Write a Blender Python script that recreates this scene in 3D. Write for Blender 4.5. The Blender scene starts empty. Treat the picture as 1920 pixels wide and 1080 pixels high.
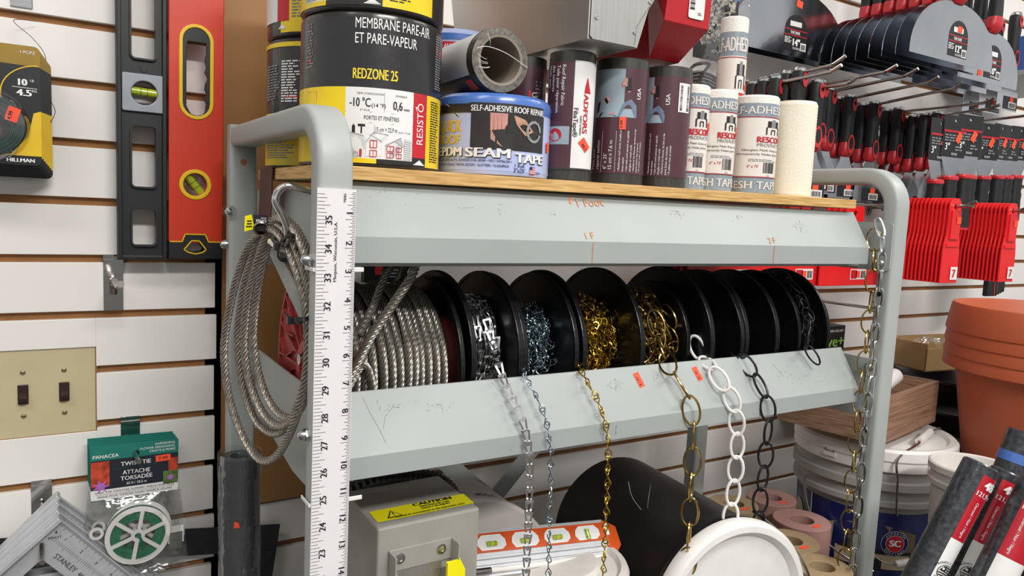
import bpy, bmesh, math, random
from math import sin, cos, pi, radians, sqrt, atan2, asin
from mathutils import Vector, Matrix, Quaternion
random.seed(7)
SC = bpy.context.scene
COL = SC.collection
FZ = 0.49            # the floor in the survey's heights; everything is lowered by this at the end

# ------------------------------------------------------------------ camera, light, exposure
cd = bpy.data.cameras.new('camera'); cam = bpy.data.objects.new('camera', cd); COL.objects.link(cam)
cd.sensor_fit = 'HORIZONTAL'; cd.sensor_width = 36.0; cd.lens = 26.417; cd.clip_start = 0.02; cd.clip_end = 50
_r, _u, _f = (0.8498, -0.5251, 0.0464), (0.0155, 0.1128, 0.9935), (0.5269, 0.8435, -0.1040)
CAM = Vector((-0.2167, -0.6679, 1.2910))
cam.matrix_world = Matrix(((_r[0], _u[0], -_f[0], CAM.x), (_r[1], _u[1], -_f[1], CAM.y), (_r[2], _u[2], -_f[2], CAM.z - FZ), (0, 0, 0, 1)))
SC.camera = cam

w = bpy.data.worlds.new('store_air'); SC.world = w; w.use_nodes = True
_wn = w.node_tree.nodes; _wl = w.node_tree.links      # bright ceiling, darker floor and aisles all round
_tc = _wn.new('ShaderNodeTexCoord'); _sx = _wn.new('ShaderNodeSeparateXYZ'); _cr = _wn.new('ShaderNodeValToRGB'); _mr = _wn.new('ShaderNodeMapRange')
_mr.inputs['From Min'].default_value = -1; _mr.inputs['From Max'].default_value = 1
_wl.new(_tc.outputs['Generated'], _sx.inputs[0]); _wl.new(_sx.outputs['Z'], _mr.inputs['Value']); _wl.new(_mr.outputs[0], _cr.inputs[0]); _wl.new(_cr.outputs[0], _wn['Background'].inputs[0])
_e = _cr.color_ramp.elements; _e[0].position = 0.40; _e[0].color = (.34, .33, .31, 1); _e[1].position = 1.0; _e[1].color = (.85, .83, .80, 1)
for _p, _c in ((.47, .42), (.5, .75), (.535, .85), (.56, 1.5), (.62, 1.35), (.68, .62)):
    _n = _e.new(_p); _n.color = (_c, _c * .98, _c * .955, 1)
_wn['Background'].inputs[1].default_value = 0.46
def area(name, loc, sx, sy, power, rot=(0, 0, 0), col=(1, 0.975, 0.94)):
    l = bpy.data.lights.new(name, 'AREA'); l.shape = 'RECTANGLE'; l.size = sx; l.size_y = sy; l.energy = power; l.color = col
    o = bpy.data.objects.new(name, l); COL.objects.link(o); o.location = loc; o.rotation_euler = rot
for i, (x, y, p) in enumerate(((-1.3, -1.0, 17), (0.3, -1.15, 12), (1.9, -0.95, 23), (0.1, -2.3, 95), (2.9, -0.6, 16))):
    area('ceiling_tube_light', (x, y, 2.35), 1.25, 0.35, p)
SC.view_settings.view_transform = 'Standard'; SC.view_settings.look = 'None'
SC.view_settings.gamma = 1.0; SC.view_settings.use_curve_mapping = False
SC.view_settings.exposure = 0.0

# ------------------------------------------------------------------ materials
def lin(h):
    h = h.lstrip('#'); c = [int(h[i:i + 2], 16) / 255 for i in (0, 2, 4)]
    return tuple((x / 12.92 if x <= 0.04045 else ((x + 0.055) / 1.055) ** 2.4) for x in c) + (1,)
def M(name, col, rough=0.5, metal=0.0, var=0.06, scale=40, bump=0.0, bscale=None, coat=0.0, stretch=None, spec=None):
    m = bpy.data.materials.new(name); m.use_nodes = True; nt = m.node_tree; N = nt.nodes; L = nt.links
    b = N['Principled BSDF']; c = lin(col) if isinstance(col, str) else col
    b.inputs['Roughness'].default_value = rough; b.inputs['Metallic'].default_value = metal
    if coat: b.inputs['Coat Weight'].default_value = coat; b.inputs['Coat Roughness'].default_value = 0.12
    if spec is not None: b.inputs['Specular IOR Level'].default_value = spec
    tc = N.new('ShaderNodeTexCoord'); mp = N.new('ShaderNodeMapping'); L.new(tc.outputs['Object'], mp.inputs[0])
    if stretch: mp.inputs['Scale'].default_value = stretch
    nz = N.new('ShaderNodeTexNoise'); nz.inputs['Scale'].default_value = scale; nz.inputs['Detail'].default_value = 4
    L.new(mp.outputs[0], nz.inputs['Vector'])
    cr = N.new('ShaderNodeValToRGB'); cr.color_ramp.elements[0].position = 0.3; cr.color_ramp.elements[1].position = 0.7
    cr.color_ramp.elements[0].color = tuple(x * (1 - var) for x in c[:3]) + (1,)
    cr.color_ramp.elements[1].color = tuple(min(1, x * (1 + var)) for x in c[:3]) + (1,)
    L.new(nz.outputs['Fac'], cr.inputs[0]); L.new(cr.outputs[0], b.inputs['Base Color'])
    if bump:
        n2 = N.new('ShaderNodeTexNoise'); n2.inputs['Scale'].default_value = bscale or scale * 3; n2.inputs['Detail'].default_value = 3
        L.new(mp.outputs[0], n2.inputs['Vector'])
        bp = N.new('ShaderNodeBump'); bp.inputs['Strength'].default_value = bump; bp.inputs['Distance'].default_value = 0.002
        L.new(n2.outputs['Fac'], bp.inputs['Height']); L.new(bp.outputs[0], b.inputs['Normal'])
    return m
def clear(name, tint=(1, 1, 1, 1), gloss=0.16, rough=0.12, bump=0.5, bscale=60):
    m = bpy.data.materials.new(name); m.use_nodes = True; nt = m.node_tree; N = nt.nodes; L = nt.links
    N.remove(N['Principled BSDF']); out = N['Material Output']
    t = N.new('ShaderNodeBsdfTransparent'); t.inputs[0].default_value = tint
    g = N.new('ShaderNodeBsdfGlossy'); g.inputs['Roughness'].default_value = rough
    mx = N.new('ShaderNodeMixShader'); fr = N.new('ShaderNodeLayerWeight'); fr.inputs['Blend'].default_value = 0.25
    ml = N.new('ShaderNodeMath'); ml.operation = 'MULTIPLY_ADD'; ml.inputs[1].default_value = 0.5; ml.inputs[2].default_value = gloss * 0.5
    L.new(fr.outputs['Facing'], ml.inputs[0]); L.new(ml.outputs[0], mx.inputs[0]); L.new(t.outputs[0], mx.inputs[1]); L.new(g.outputs[0], mx.inputs[2])
    tc = N.new('ShaderNodeTexCoord'); nz = N.new('ShaderNodeTexNoise'); nz.inputs['Scale'].default_value = bscale
    L.new(tc.outputs['Object'], nz.inputs['Vector']); bp = N.new('ShaderNodeBump'); bp.inputs['Strength'].default_value = bump; bp.inputs['Distance'].default_value = 0.004
    L.new(nz.outputs['Fac'], bp.inputs['Height']); L.new(bp.outputs[0], g.inputs['Normal'])
    L.new(mx.outputs[0], out.inputs['Surface']); return m

WHITEWALL = M('white_melamine', '#f2efea', 0.35, var=0.03, scale=3)
GROOVE = M('brown_fibreboard', '#96683d', 0.8, var=0.15, scale=30)
BROWNBOARD = M('brown_hardboard', '#a27442', 0.5, var=0.06, scale=6)
CONCRETE = M('dark_floor', '#4a4641', 0.7, var=0.15, scale=8)
RACK = M('grey_powder_coat', '#a9aeac', 0.42, var=0.03, scale=14, bump=0.05, bscale=900)
RACKRAIL = M('grey_rail_paint', '#a2a8a7', 0.45, var=0.04, scale=9, bump=0.05, bscale=900)
ZINC = M('zinc_plated', '#c9cccc', 0.22, 1.0, var=0.1, scale=60)
CHROME = M('chrome', '#d6d4d0', 0.08, 1.0, var=0.05)
STEELROD = M('nickel_rod', '#a8a29c', 0.22, 1.0, var=0.12, scale=80)
BLACKPL = M('black_plastic', '#17181a', 0.38, var=0.1, scale=50)
REELBLACK = M('black_reel_plastic', '#0e0f11', 0.33, var=0.15, scale=30, bump=0.05, bscale=60)
RUBBER = M('black_grip_rubber', '#1b1c1e', 0.6, var=0.1)
REDGRIP = M('red_grip', '#c42f37', 0.4, var=0.06)
REELRED = M('red_reel_plastic', '#a8403d', 0.5, var=0.1, scale=25)
STEEL = M('bright_steel', '#c3c6c9', 0.16, 1.0, var=0.08, scale=5, stretch=(1, 1, 30))
BLADE = M('polished_blade', '#c6cbd2', 0.15, 1.0, var=0.1, scale=6, bump=0.5, bscale=7)
CABLE = M('galvanised_wire_rope', '#9a968e', 0.36, 0.85, var=0.2, scale=200)
CABLED = M('weathered_wire_rope', '#a39c92', 0.42, 0.75, var=0.22, scale=200)
SASH = M('bright_zinc_sash', '#ececee', 0.2, 1.0, var=0.06)
BLUEZINC = M('blue_zinc_wire', '#a9bcc4', 0.2, 1.0, var=0.1)
BRASS = M('brass_plated', '#c8a63f', 0.2, 1.0, var=0.1)
BRASSOLD = M('antique_brass', '#b59a5c', 0.2, 1.0, var=0.12)
WHITEPL = M('white_plastic', '#e6e4e0', 0.4, var=0.03)
WHITEDIRTY = M('scuffed_white_plastic', '#cfcac4', 0.5, var=0.1, scale=18)
BLACKCHAIN = M('black_painted_chain', '#1d1e20', 0.35, 0.3, var=0.1)
ORANGE = M('price_sticker', '#ff5535', 0.6, var=0.03)
INK = M('black_ink', '#1a1a1c', 0.6, var=0.02)
WHITEINK = M('white_ink', '#efefee', 0.6, var=0.02)
GREYINK = M('grey_ink', '#84868a', 0.6, var=0.02)
REDINK = M('red_ink', '#c3202f', 0.5, var=0.03)
YELLOW = M('label_yellow', '#f0d011', 0.4, var=0.03, coat=0.3)
YELINK = M('yellow_ink', '#f2d83a', 0.5, var=0.02)
CAUTION = M('caution_yellow', '#f4ea12', 0.35, var=0.02)
PENCIL = M('orange_pencil', '#cf8a58', 0.8, var=0.2)
SCUFF = M('grey_scuff', '#8b918f', 0.7, var=0.3, scale=300)
MEMB = M('wrapped_black_membrane', '#2a2826', 0.28, var=0.2, scale=15, bump=0.25, bscale=70, coat=0.3)
PAPER = M('white_label_paper', '#e9e8e6', 0.45, var=0.02, coat=0.15)
WRAP = clear('shrink_wrap')
BAG = clear('clear_bag', gloss=0.22, bump=0.9, bscale=45)

# ------------------------------------------------------------------ mesh builder
def plane(o, U, V, N=None):
    o, U, V = Vector(o), Vector(U).normalized(), Vector(V).normalized(); N = N or U.cross(V)
    return lambda u, v, w=0.0: o + U * u + V * v + N * w
def wallmap(x, y, z):      # faces the viewer (-y); u right, v up
    return plane((x, y, z), (1, 0, 0), (0, 0, 1))
def cylmap(cx, cy, z, r, phi):
    def f(u, v, w=0.0):
        a = phi + u / r
        return Vector((cx + (r + w) * cos(a), cy + (r + w) * sin(a), z + v))
    return f
def face_phi(cx, cy): return atan2(CAM.y - cy, CAM.x - cx)
_curves = {}
def shape2d(outer, holes=(), t=0.0, bev=0.0):
    cu = bpy.data.curves.new('tmp', 'CURVE'); cu.dimensions = '2D'; cu.fill_mode = 'BOTH'; cu.extrude = max(t / 2 - bev, 0); cu.bevel_depth = bev; cu.bevel_resolution = 1
    for poly in [outer] + list(holes):
        s = cu.splines.new('POLY'); s.points.add(len(poly) - 1)
        for p, q in zip(s.points, poly): p.co = (q[0], q[1], 0, 1)
        s.use_cyclic_u = True
    return _to_mesh(cu)
def _to_mesh(cu):
    o = bpy.data.objects.new('tmp', cu); COL.objects.link(o)
    dg = bpy.context.evaluated_depsgraph_get(); dg.update()
    me = bpy.data.meshes.new_from_object(o.evaluated_get(dg))
    V = [tuple(v.co) for v in me.vertices]; F = [tuple(p.vertices) for p in me.polygons]
    bpy.data.objects.remove(o); bpy.data.curves.remove(cu); bpy.data.meshes.remove(me)
    return V, F
_txt = {}
def text2d(s, bold):
    k = (s, bold)
    if k not in _txt:
        cu = bpy.data.curves.new('tmp', 'FONT'); cu.body = s; cu.size = 1.0; cu.resolution_u = 3; cu.fill_mode = 'FRONT'
        _txt[k] = _to_mesh(cu)
    return _txt[k]
class MB:
    def __init__(s): s.v, s.f, s.m, s.s, s.mats = [], [], [], [], []
    def mi(s, m):
        if m not in s.mats: s.mats.append(m)
        return s.mats.index(m)
    def add(s, V, F, m, smooth=False):
        n = len(s.v); s.v += [tuple(x) for x in V]; k = s.mi(m)
        for f in F: s.f.append(tuple(i + n for i in f)); s.m.append(k); s.s.append(smooth)
        return s
    def box(s, x0, x1, y0, y1, z0, z1, m, fn=None):
        V = [(x, y, z) for z in (z0, z1) for y in (y0, y1) for x in (x0, x1)]
        if fn: V = [fn(*p) for p in V]
        return s.add(V, [(0, 2, 3, 1), (4, 5, 7, 6), (0, 1, 5, 4), (2, 6, 7, 3), (0, 4, 6, 2), (1, 3, 7, 5)], m)
    def hexa(s, V, m):   # 8 corners ordered bottom 4 then top 4 (ring)
        return s.add(V, [(3, 2, 1, 0), (4, 5, 6, 7), (0, 1, 5, 4), (1, 2, 6, 5), (2, 3, 7, 6), (3, 0, 4, 7)], m)
    def quad(s, fn, u0, u1, v0, v1, m, w=0.0005, nu=1):
        V = []; 
        for i in range(nu + 1):
            u = u0 + (u1 - u0) * i / nu; V += [fn(u, v0, w), fn(u, v1, w)]
        return s.add(V, [(2 * i, 2 * i + 2, 2 * i + 3, 2 * i + 1) for i in range(nu)], m, nu > 1)
    def slab(s, fn, u0, u1, v0, v1, t, m):
        return s.box(u0, u1, v0, v1, 0, t, m, fn)
    def poly(s, fn, pts, m, w=0.0005):
        return s.add([fn(a, b, w) for a, b in pts], [tuple(range(len(pts)))], m)
    def plate(s, fn, outer, m, holes=(), t=0.002, bev=0.0, w=0.0):
        V, F = shape2d(outer, holes, t, bev)
        return s.add([fn(a, b, c + w) for a, b, c in V], F, m)
    def text(s, txt, fn, u, v, h, m, w=None, align='l', bold=1, lift=0.0007, rot=0):
        V, F = text2d(txt, bold)
        if not V: return s
        xs = [p[0] for p in V]; x0, x1 = min(xs), max(xs); ky = h / 0.70; kx = ky if w is None else w / (x1 - x0)
        wd = (x1 - x0) * kx; off = {'l': 0, 'c': -wd / 2, 'r': -wd}[align]
        c, sn = cos(rot), sin(rot)
        for q, dx in enumerate((0,) if bold <= .6 else (-.5, .5) if bold < 1.5 else (-1, 0, 1)):
            out = []
            for p in V:
                a, b = (p[0] - x0) * kx + off + dx * h * .045 * min(bold, 2), p[1] * ky
                out.append(fn(u + a * c - b * sn, v + a * sn + b * c, lift + q * .00004))
            s.add(out, F, m)
        return s
    def line(s, fn, pts, t, m, w=0.0006):
        for (a, b), (c, d) in zip(pts[:-1], pts[1:]):
            L = math.hypot(c - a, d - b) or 1; nx, ny = -(d - b) / L * t / 2, (c - a) / L * t / 2
            s.add([fn(a + nx, b + ny, w), fn(c + nx, d + ny, w), fn(c - nx, d - ny, w), fn(a - nx, b - ny, w)], [(0, 1, 2, 3)], m)
        return s
    def bars(s, fn, u0, u1, v0, v1, m, n=18, w=0.0008, vert=True):
        rr = random.Random(int(abs(u0 * 1e5)) + n); d = (u1 - u0) / n if vert else (v1 - v0) / n
        for i in range(n):
            k = rr.uniform(0.25, 0.8)
            if vert: s.quad(fn, u0 + i * d, u0 + i * d + d * k, v0, v1, m, w)
            else: s.quad(fn, u0, u1, v0 + i * d, v0 + i * d + d * k, m, w)
        return s
    def scribble(s, fn, u0, u1, v0, v1, rows, m, w=0.0006, fill=0.5):   # rows of small print too fine to read
        rr = random.Random(int(abs(u0 * 9e4)) + rows); dv = (v1 - v0) / rows
        for i in range(rows):
            v = v1 - (i + 1) * dv; u = u0; end = u1 - rr.uniform(0, 0.35) * (u1 - u0)
            while u < end:
                l = rr.uniform(1.2, 4.0) * dv; s.quad(fn, u, min(u + l, end), v, v + dv * fill, m, w); u += l + dv * 0.5
        return s
    def tube(s, pts, r, m, seg=8, closed=False, cap=True, twist=None):
        P = [Vector(p) for p in pts]; n = len(P)
        T = []
        for i in range(n):
            a = P[(i - 1) % n] if (closed or i) else P[i]; b = P[(i + 1) % n] if (closed or i < n - 1) else P[i]
            t = (b - a); T.append(t.normalized() if t.length > 1e-9 else Vector((0, 0, 1)))
        ref = Vector((0, 0, 1)) if abs(T[0].z) < 0.9 else Vector((1, 0, 0))
        nrm = (ref - T[0] * ref.dot(T[0])).normalized(); V = []
        for i in range(n):
            if i:
                q = T[i - 1].rotation_difference(T[i]); nrm = (q @ nrm); nrm = (nrm - T[i] * nrm.dot(T[i])).normalized()
            bn = T[i].cross(nrm)
            for k in range(seg):
                a = 2 * pi * k / seg; V.append(P[i] + (nrm * cos(a) + bn * sin(a)) * (r[i] if isinstance(r, (list, tuple)) else r))
        F = []
        for i in range(n if closed else n - 1):
            j = (i + 1) % n
            for k in range(seg): F.append((i * seg + k, i * seg + (k + 1) % seg, j * seg + (k + 1) % seg, j * seg + k))
        if not closed and cap: F += [tuple(range(seg))[::-1], tuple((n - 1) * seg + k for k in range(seg))]
        return s.add(V, F, m, True)
    def sweep(s, pts, sec, side, m, closed=False):     # rectangular section; side = constant sideways axis
        P = [Vector(p) for p in pts]; n = len(P); side = Vector(side); V = []
        for i in range(n):
            a = P[(i - 1) % n] if (closed or i) else P[i]; b = P[(i + 1) % n] if (closed or i < n - 1) else P[i]
            t = (b - a).normalized(); up = side.cross(t).normalized()
            for (u, v) in sec: V.append(P[i] + side * u + up * v)
        k = len(sec); F = []
        for i in range(n if closed else n - 1):
            j = (i + 1) % n
            for q in range(k): F.append((i * k + q, i * k + (q + 1) % k, j * k + (q + 1) % k, j * k + q))
        if not closed: F += [tuple(range(k))[::-1], tuple((n - 1) * k + q for q in range(k))]
        return s.add(V, F, m, True)
    def lathe(s, prof, m, o=(0, 0, 0), ax=(0, 0, 1), seg=40, smooth=True, a0=0, a1=2 * pi):
        o = Vector(o); ax = Vector(ax).normalized(); ref = Vector((1, 0, 0)) if abs(ax.x) < 0.9 else Vector((0, 1, 0))
        X = (ref - ax * ref.dot(ax)).normalized(); Y = ax.cross(X); full = abs(a1 - a0 - 2 * pi) < 1e-6; nn = seg if full else seg + 1
        V = []
        for r, z in prof:
            for k in range(nn):
                a = a0 + (a1 - a0) * k / seg; V.append(o + ax * z + (X * cos(a) + Y * sin(a)) * r)
        F = []
        for i in range(len(prof) - 1):
            for k in range(seg):
                j = (k + 1) % nn; F.append((i * nn + k, i * nn + j, (i + 1) * nn + j, (i + 1) * nn + k))
        return s.add(V, F, m, smooth)
    def build(s, name, parent=None, sharp=35, bevel=0.0, label=None):
        me = bpy.data.meshes.new(name)
        off = Vector((0, 0, 0)); p = parent
        while p is not None: off += p.location; p = p.parent
        V = s.v; loc = Vector((0, 0, 0))
        if parent is None:
            xs, ys, zs = zip(*V); loc = Vector(((min(xs) + max(xs)) / 2, (min(ys) + max(ys)) / 2, min(zs)))
            off = loc
        me.from_pydata([(a - off.x, b - off.y, c - off.z) for a, b, c in V], [], s.f)
        for m in s.mats: me.materials.append(m)
        me.polygons.foreach_set('material_index', s.m); me.polygons.foreach_set('use_smooth', s.s); me.update()
        bm = bmesh.new(); bm.from_mesh(me); bmesh.ops.recalc_face_normals(bm, faces=bm.faces)
        for e in bm.edges:
            if len(e.link_faces) == 2 and e.calc_face_angle(0) > radians(sharp): e.smooth = False
        bm.to_mesh(me); bm.free()
        o = bpy.data.objects.new(name, me); COL.objects.link(o); o.location = loc
        if parent is not None: o.parent = parent
        if bevel:
            b = o.modifiers.new('bevel', 'BEVEL'); b.width = bevel; b.segments = 2; b.limit_method = 'ANGLE'; b.angle_limit = radians(40)
        if label: o['label'] = label
        return o
def tag(o, label, cat, group=None):
    o['label'] = label; o['category'] = cat
    if group: o['group'] = group
    return o
def thing(name, label, cat, loc, group=None):
    o = bpy.data.objects.new(name, None); COL.objects.link(o); o.location = loc; o.empty_display_size = 0.02
    return tag(o, label, cat, group)
def struct(o): o['kind'] = 'structure'; return o
def dup(root, loc, label=None, group=None, rot=None, scale=None):
    def rec(o, par):
        c = o.copy(); COL.objects.link(c)
        if par is not None: c.parent = par
        for ch in o.children: rec(ch, c)
        return c
    r = rec(root, None); r.location = loc
    if label: r['label'] = label
    if group: r['group'] = group
    if rot is not None: r.rotation_euler = rot
    if scale is not None: r.scale = scale
    return r
def rrect(x0, x1, y0, y1, r, n=5):
    P = []
    for cx, cy, a in ((x1 - r, y0 + r, -pi / 2), (x1 - r, y1 - r, 0), (x0 + r, y1 - r, pi / 2), (x0 + r, y0 + r, pi)):
        for i in range(n + 1): P.append((cx + r * cos(a + pi / 2 * i / n), cy + r * sin(a + pi / 2 * i / n)))
    return P
def circ(cx, cy, r, n=20, ry=None): return [(cx + r * cos(2 * pi * i / n), cy + (ry or r) * sin(2 * pi * i / n)) for i in range(n)]
def spline(P, n=8, closed=False):
    P = [Vector(p) for p in P]; out = []; N = len(P)
    g = (lambda i: P[i % N]) if closed else (lambda i: P[max(0, min(N - 1, i))])
    for i in range(N if closed else N - 1):
        a, b, c, d = g(i - 1), g(i), g(i + 1), g(i + 2)
        for k in range(n):
            t = k / n; out.append(0.5 * (2 * b + (c - a) * t + (2 * a - 5 * b + 4 * c - d) * t * t + (3 * b - a - 3 * c + d) * t ** 3))
    if not closed: out.append(P[-1])
    return out

# ------------------------------------------------------------------ setting: slat wall and floor
P3 = 0.0762; YW = 0.485; G0 = 1.509
def slats(mb, x0, x1, k0, k1, off=0.0, ragged=False, cut=None):
    rr = random.Random(3)
    for k in range(k0, k1):
        zt = G0 + off - k * P3 - 0.0105; zb = G0 + off - (k + 1) * P3
        xr = x1
        if ragged: xr = x1 - rr.uniform(0, 0.006) - max(0, (1.2 - zt)) * 0.012
        if cut and zb < cut[3] and zt > cut[2]:
            cx0, cx1, cz0, cz1 = cut
            mb.box(x0, cx0, YW, YW + 0.0085, zb, zt, WHITEWALL); mb.box(cx1, xr, YW, YW + 0.0085, zb, zt, WHITEWALL)
            if zt > cz1 + 0.002: mb.box(cx0, cx1, YW, YW + 0.0085, cz1, zt, WHITEWALL)
            if zb < cz0 - 0.002: mb.box(cx0, cx1, YW, YW + 0.0085, zb, cz0, WHITEWALL)
        else: mb.box(x0, xr, YW, YW + 0.0085, zb, zt, WHITEWALL)
    return mb
wl = MB(); slats(wl, -1.3, -0.001, -6, 14, ragged=True, cut=(-0.32, -0.160, 0.961, 1.0785))
wl.box(-1.3, 0.004, YW + 0.0085, YW + 0.02, FZ, 2.05, GROOVE)
wl.box(-0.32, -0.160, YW + .001, YW + .0086, .9545, .9612, GROOVE); wl.box(-.1612, -.1592, YW + .0004, YW + .0086, .961, 1.0785, GROOVE)
struct(wl.build('wall_left', bevel=0.0006))
wb = MB(); slats(wb, 0.02, 4.2, -7, 14, off=0.0042)
wb.box(-0.02, 4.2, YW + 0.0085, YW + 0.02, FZ, 2.05, GROOVE)
wb.box(-0.03, 0.0, YW + 0.013, YW + 0.019, 0.8, 0.95, BLACKPL)
struct(wb.build('wall_back', bevel=0.0006))
hb = MB(); hb.box(0.002, 0.135, YW - 0.006, YW - 0.001, 0.822, 2.0, BROWNBOARD)
tag(hb.build('hardboard_sheet'), 'plain brown hardboard sheet covering the slat wall behind the grey rack', 'board')
fl = MB(); fl.box(-1.3, 4.2, -2.0, YW + 0.03, FZ - 0.03, FZ, CONCRETE); struct(fl.build('floor'))
# ------------------------------------------------------------------ the grey cutting rack
rack = thing('display_rack', 'grey powder coated steel rack holding the chain reels, with a wooden top board', 'rack', (0.43, 0.16, FZ))
def rr_sec(w, h, r=0.005):
    return rrect(-w / 2, w / 2, -h / 2, h / 2, r, 3)
def frame(xc):
    pts = [(xc, -0.0095, FZ), (xc, -0.0095, 0.9), (xc, -0.0095, 1.318)]
    for i in range(1, 10):
        a = pi - pi / 2 * i / 9; pts.append((xc, 0.0365 + 0.046 * cos(a), 1.3205 + 0.046 * sin(a)))
    pts += [(xc, 0.14, 1.3668), (xc, 0.345, 1.3668)]
    return MB().sweep(pts, rr_sec(0.0325, 0.025), (1, 0, 0), RACK)
for xc in (0.0008, 0.864):
    fo = frame(xc)
    fo.build('side_frame', rack, sharp=60)
    rp = MB(); rp.sweep([(xc, 0.352, FZ), (xc, 0.352, 1.3815)], rr_sec(0.034, 0.026), (1, 0, 0), RACK); rp.build('rear_post', rack, sharp=60)
def rail(x0, x1, sec, name):
    n = len(sec); V = [(x, y, z) for x in (x0, x1) for y, z in sec]; mb = MB()
    t = 0.0016; inner = []
    for i, (y, z) in enumerate(sec):
        a = sec[max(0, i - 1)]; b = sec[min(n - 1, i + 1)]; L = math.hypot(b[0] - a[0], b[1] - a[1]); inner.append((y + (b[1] - a[1]) / L * t, z - (b[0] - a[0]) / L * t))
    loop = sec + inner[::-1]; m = len(loop)
    V = [(x, y, z) for x in (x0, x1) for y, z in loop]
    F = [(i, (i + 1) % m, m + (i + 1) % m, m + i) for i in range(m)]
    F += [(i, i + 1, m - 2 - i, m - 1 - i) for i in range(n - 1)] + [(m + i + 1, m + i, m + m - 1 - i, m + m - 2 - i) for i in range(n - 1)]
    return mb.add(V, F, RACKRAIL).build(name, rack, bevel=0.0004)
hdr = rail(0.0175, 0.8204, [(0.03, 1.2346), (0.0, 1.2346), (0.0, 1.2593), (0.0312, 1.3108), (0.06, 1.3108)], 'header_rail')
low = rail(0.0175, 0.8272, [(0.025, 1.0252), (0.0, 1.0252), (0.0, 1.0471), (0.0347, 1.1026), (0.0375, 1.1026), (0.0375, 1.095)], 'lower_rail')
# pencil marks and scuffs on the rails
fl_ = wallmap(0, -0.0001, 1.2346); dd = Vector((0, 0.0312, 0.0515)).normalized()
fs_ = plane((0, 0, 1.2593), (1, 0, 0), dd, Vector((0, -dd.z, dd.y)))
mk = MB()
for k in (1, 2): mk.line(fl_, [(0.3048 * k, 0.0005), (0.3048 * k, 0.0243)], 0.0009, PENCIL)
for k, s in ((1, '1 F'), (2, '2 F')): mk.text(s, fs_, 0.3048 * k - 0.009, 0.003, 0.0085, PENCIL, bold=-0.6, rot=0.05)
mk.line(fs_, [(0.288, 0.048), (0.2925, 0.058)], 0.003, PENCIL); mk.text('1 Foot', fs_, 0.298, 0.044, 0.011, PENCIL, bold=-0.4, rot=0.08)
mk.build('pencil_marks', hdr, label='orange pencil foot marks on the header rail')
def scuffs(par, fn, regs, name):
    rr = random.Random(11); mb = MB()
    for u, v, n, sp in regs:
        for i in range(n):
            a, b = u + rr.gauss(0, sp), v + rr.gauss(0, sp * 0.6); c = rr.uniform(0, pi); l = rr.uniform(0.0008, 0.0035)
            mb.line(fn, [(a, b), (a + l * cos(c), b + l * sin(c))], rr.uniform(0.0003, 0.0008), SCUFF, w=0.0002)
    mb.build(name, par)
scuffs(hdr, fs_, [(0.15, 0.035, 6, .004), (0.2, 0.03, 4, .006), (0.26, 0.032, 5, .005), (0.45, 0.042, 22, .006), (0.56, 0.043, 8, .006), (0.68, 0.03, 30, .008), (0.1, 0.045, 5, .01), (0.06, 0.05, 10, .012)], 'scuff_marks')
ld = Vector((0, 0.0347, 0.0555)).normalized(); fsl = plane((0, 0, 1.0471), (1, 0, 0), ld, Vector((0, -ld.z, ld.y)))
scuffs(low, fsl, [(0.08, 0.045, 16, .01), (0.13, 0.04, 18, .007), (0.22, 0.043, 10, .006), (0.37, 0.044, 24, .006), (0.44, 0.048, 16, .006), (0.55, 0.03, 8, .02), (0.69, 0.03, 14, .01), (0.75, 0.02, 10, .02)], 'scuff_marks')
mb = MB(); mb.line(fsl, [(0.05, 0.06), (0.056, 0.04), (0.062, 0.025), (0.066, 0.01)], 0.0006, SCUFF, 0.0002)
mb.line(fsl, [(0.066, 0.025), (0.07, 0.037), (0.08, 0.046), (0.087, 0.045)], 0.0006, SCUFF, 0.0002)
mb.line(fsl, [(0.2, 0.063), (0.207, 0.052)], 0.0005, SCUFF, 0.0002); mb.line(fsl, [(0.66, 0.05), (0.672, 0.03)], 0.0006, SCUFF, 0.0002)
mb.line(wallmap(0, -0.0001, 1.0252), [(0.355, 0.005), (0.355, 0.017)], 0.0012, SCUFF, 0.0002); mb.build('scratches', low)
# shelf sheet, side panels, braces, rod, bolts
MB().box(0.0175, 0.846, 0.03, 0.34, 1.229, 1.2325, RACK).build('upper_shelf_sheet', rack)
def side_panel(x, poly, name='side_panel'):
    fn = lambda u, v, w=0.0: Vector((x + w, u, v))
    MB().plate(fn, poly, RACK, t=0.0022).build(name, rack, bevel=0.0004)
side_panel(0.0185, [(-0.018, 1.242), (-0.012, 1.236), (0.11, 1.236), (0.335, 1.252), (0.338, 1.301), (-0.012, 1.301), (-0.018, 1.295)])
side_panel(0.8458, rrect(-0.0195, 0.335, 1.2254, 1.297, 0.006))
side_panel(0.0185, [(-0.018, 0.985), (0.16, 0.985), (0.25, 1.0), (0.338, 1.045), (0.338, 1.093), (-0.018, 1.093)])
side_panel(0.8458, rrect(-0.0135, 0.335, 1.0, 1.091, 0.006))
fn = lambda u, v, w=0.0: Vector((0.0235 + w, u, v))
MB().plate(fn, [(0.325, 1.235), (0.335, 1.262), (0.06, 1.145), (0.06, 1.115)], RACK, t=0.002).build('brace', rack)
MB().box(0.0175, 0.846, 0.338, 0.3405, 1.204, 1.30, RACK).build('rear_rail', rack)
MB().box(0.0175, 0.846, 0.338, 0.3405, 0.985, 1.06, RACK).build('rear_rail', rack)
for a, b in (((0.10, 0.358, 0.50), (0.60, 0.358, 1.01)), ((0.66, 0.353, 0.585), (0.24, 0.353, 0.955))):
    MB().sweep([a, b], [(-0.0015, -0.014), (0.0015, -0.014), (0.0015, 0.014), (-0.0015, 0.014)], (0, 1, 0), RACK).build('brace', rack)
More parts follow.
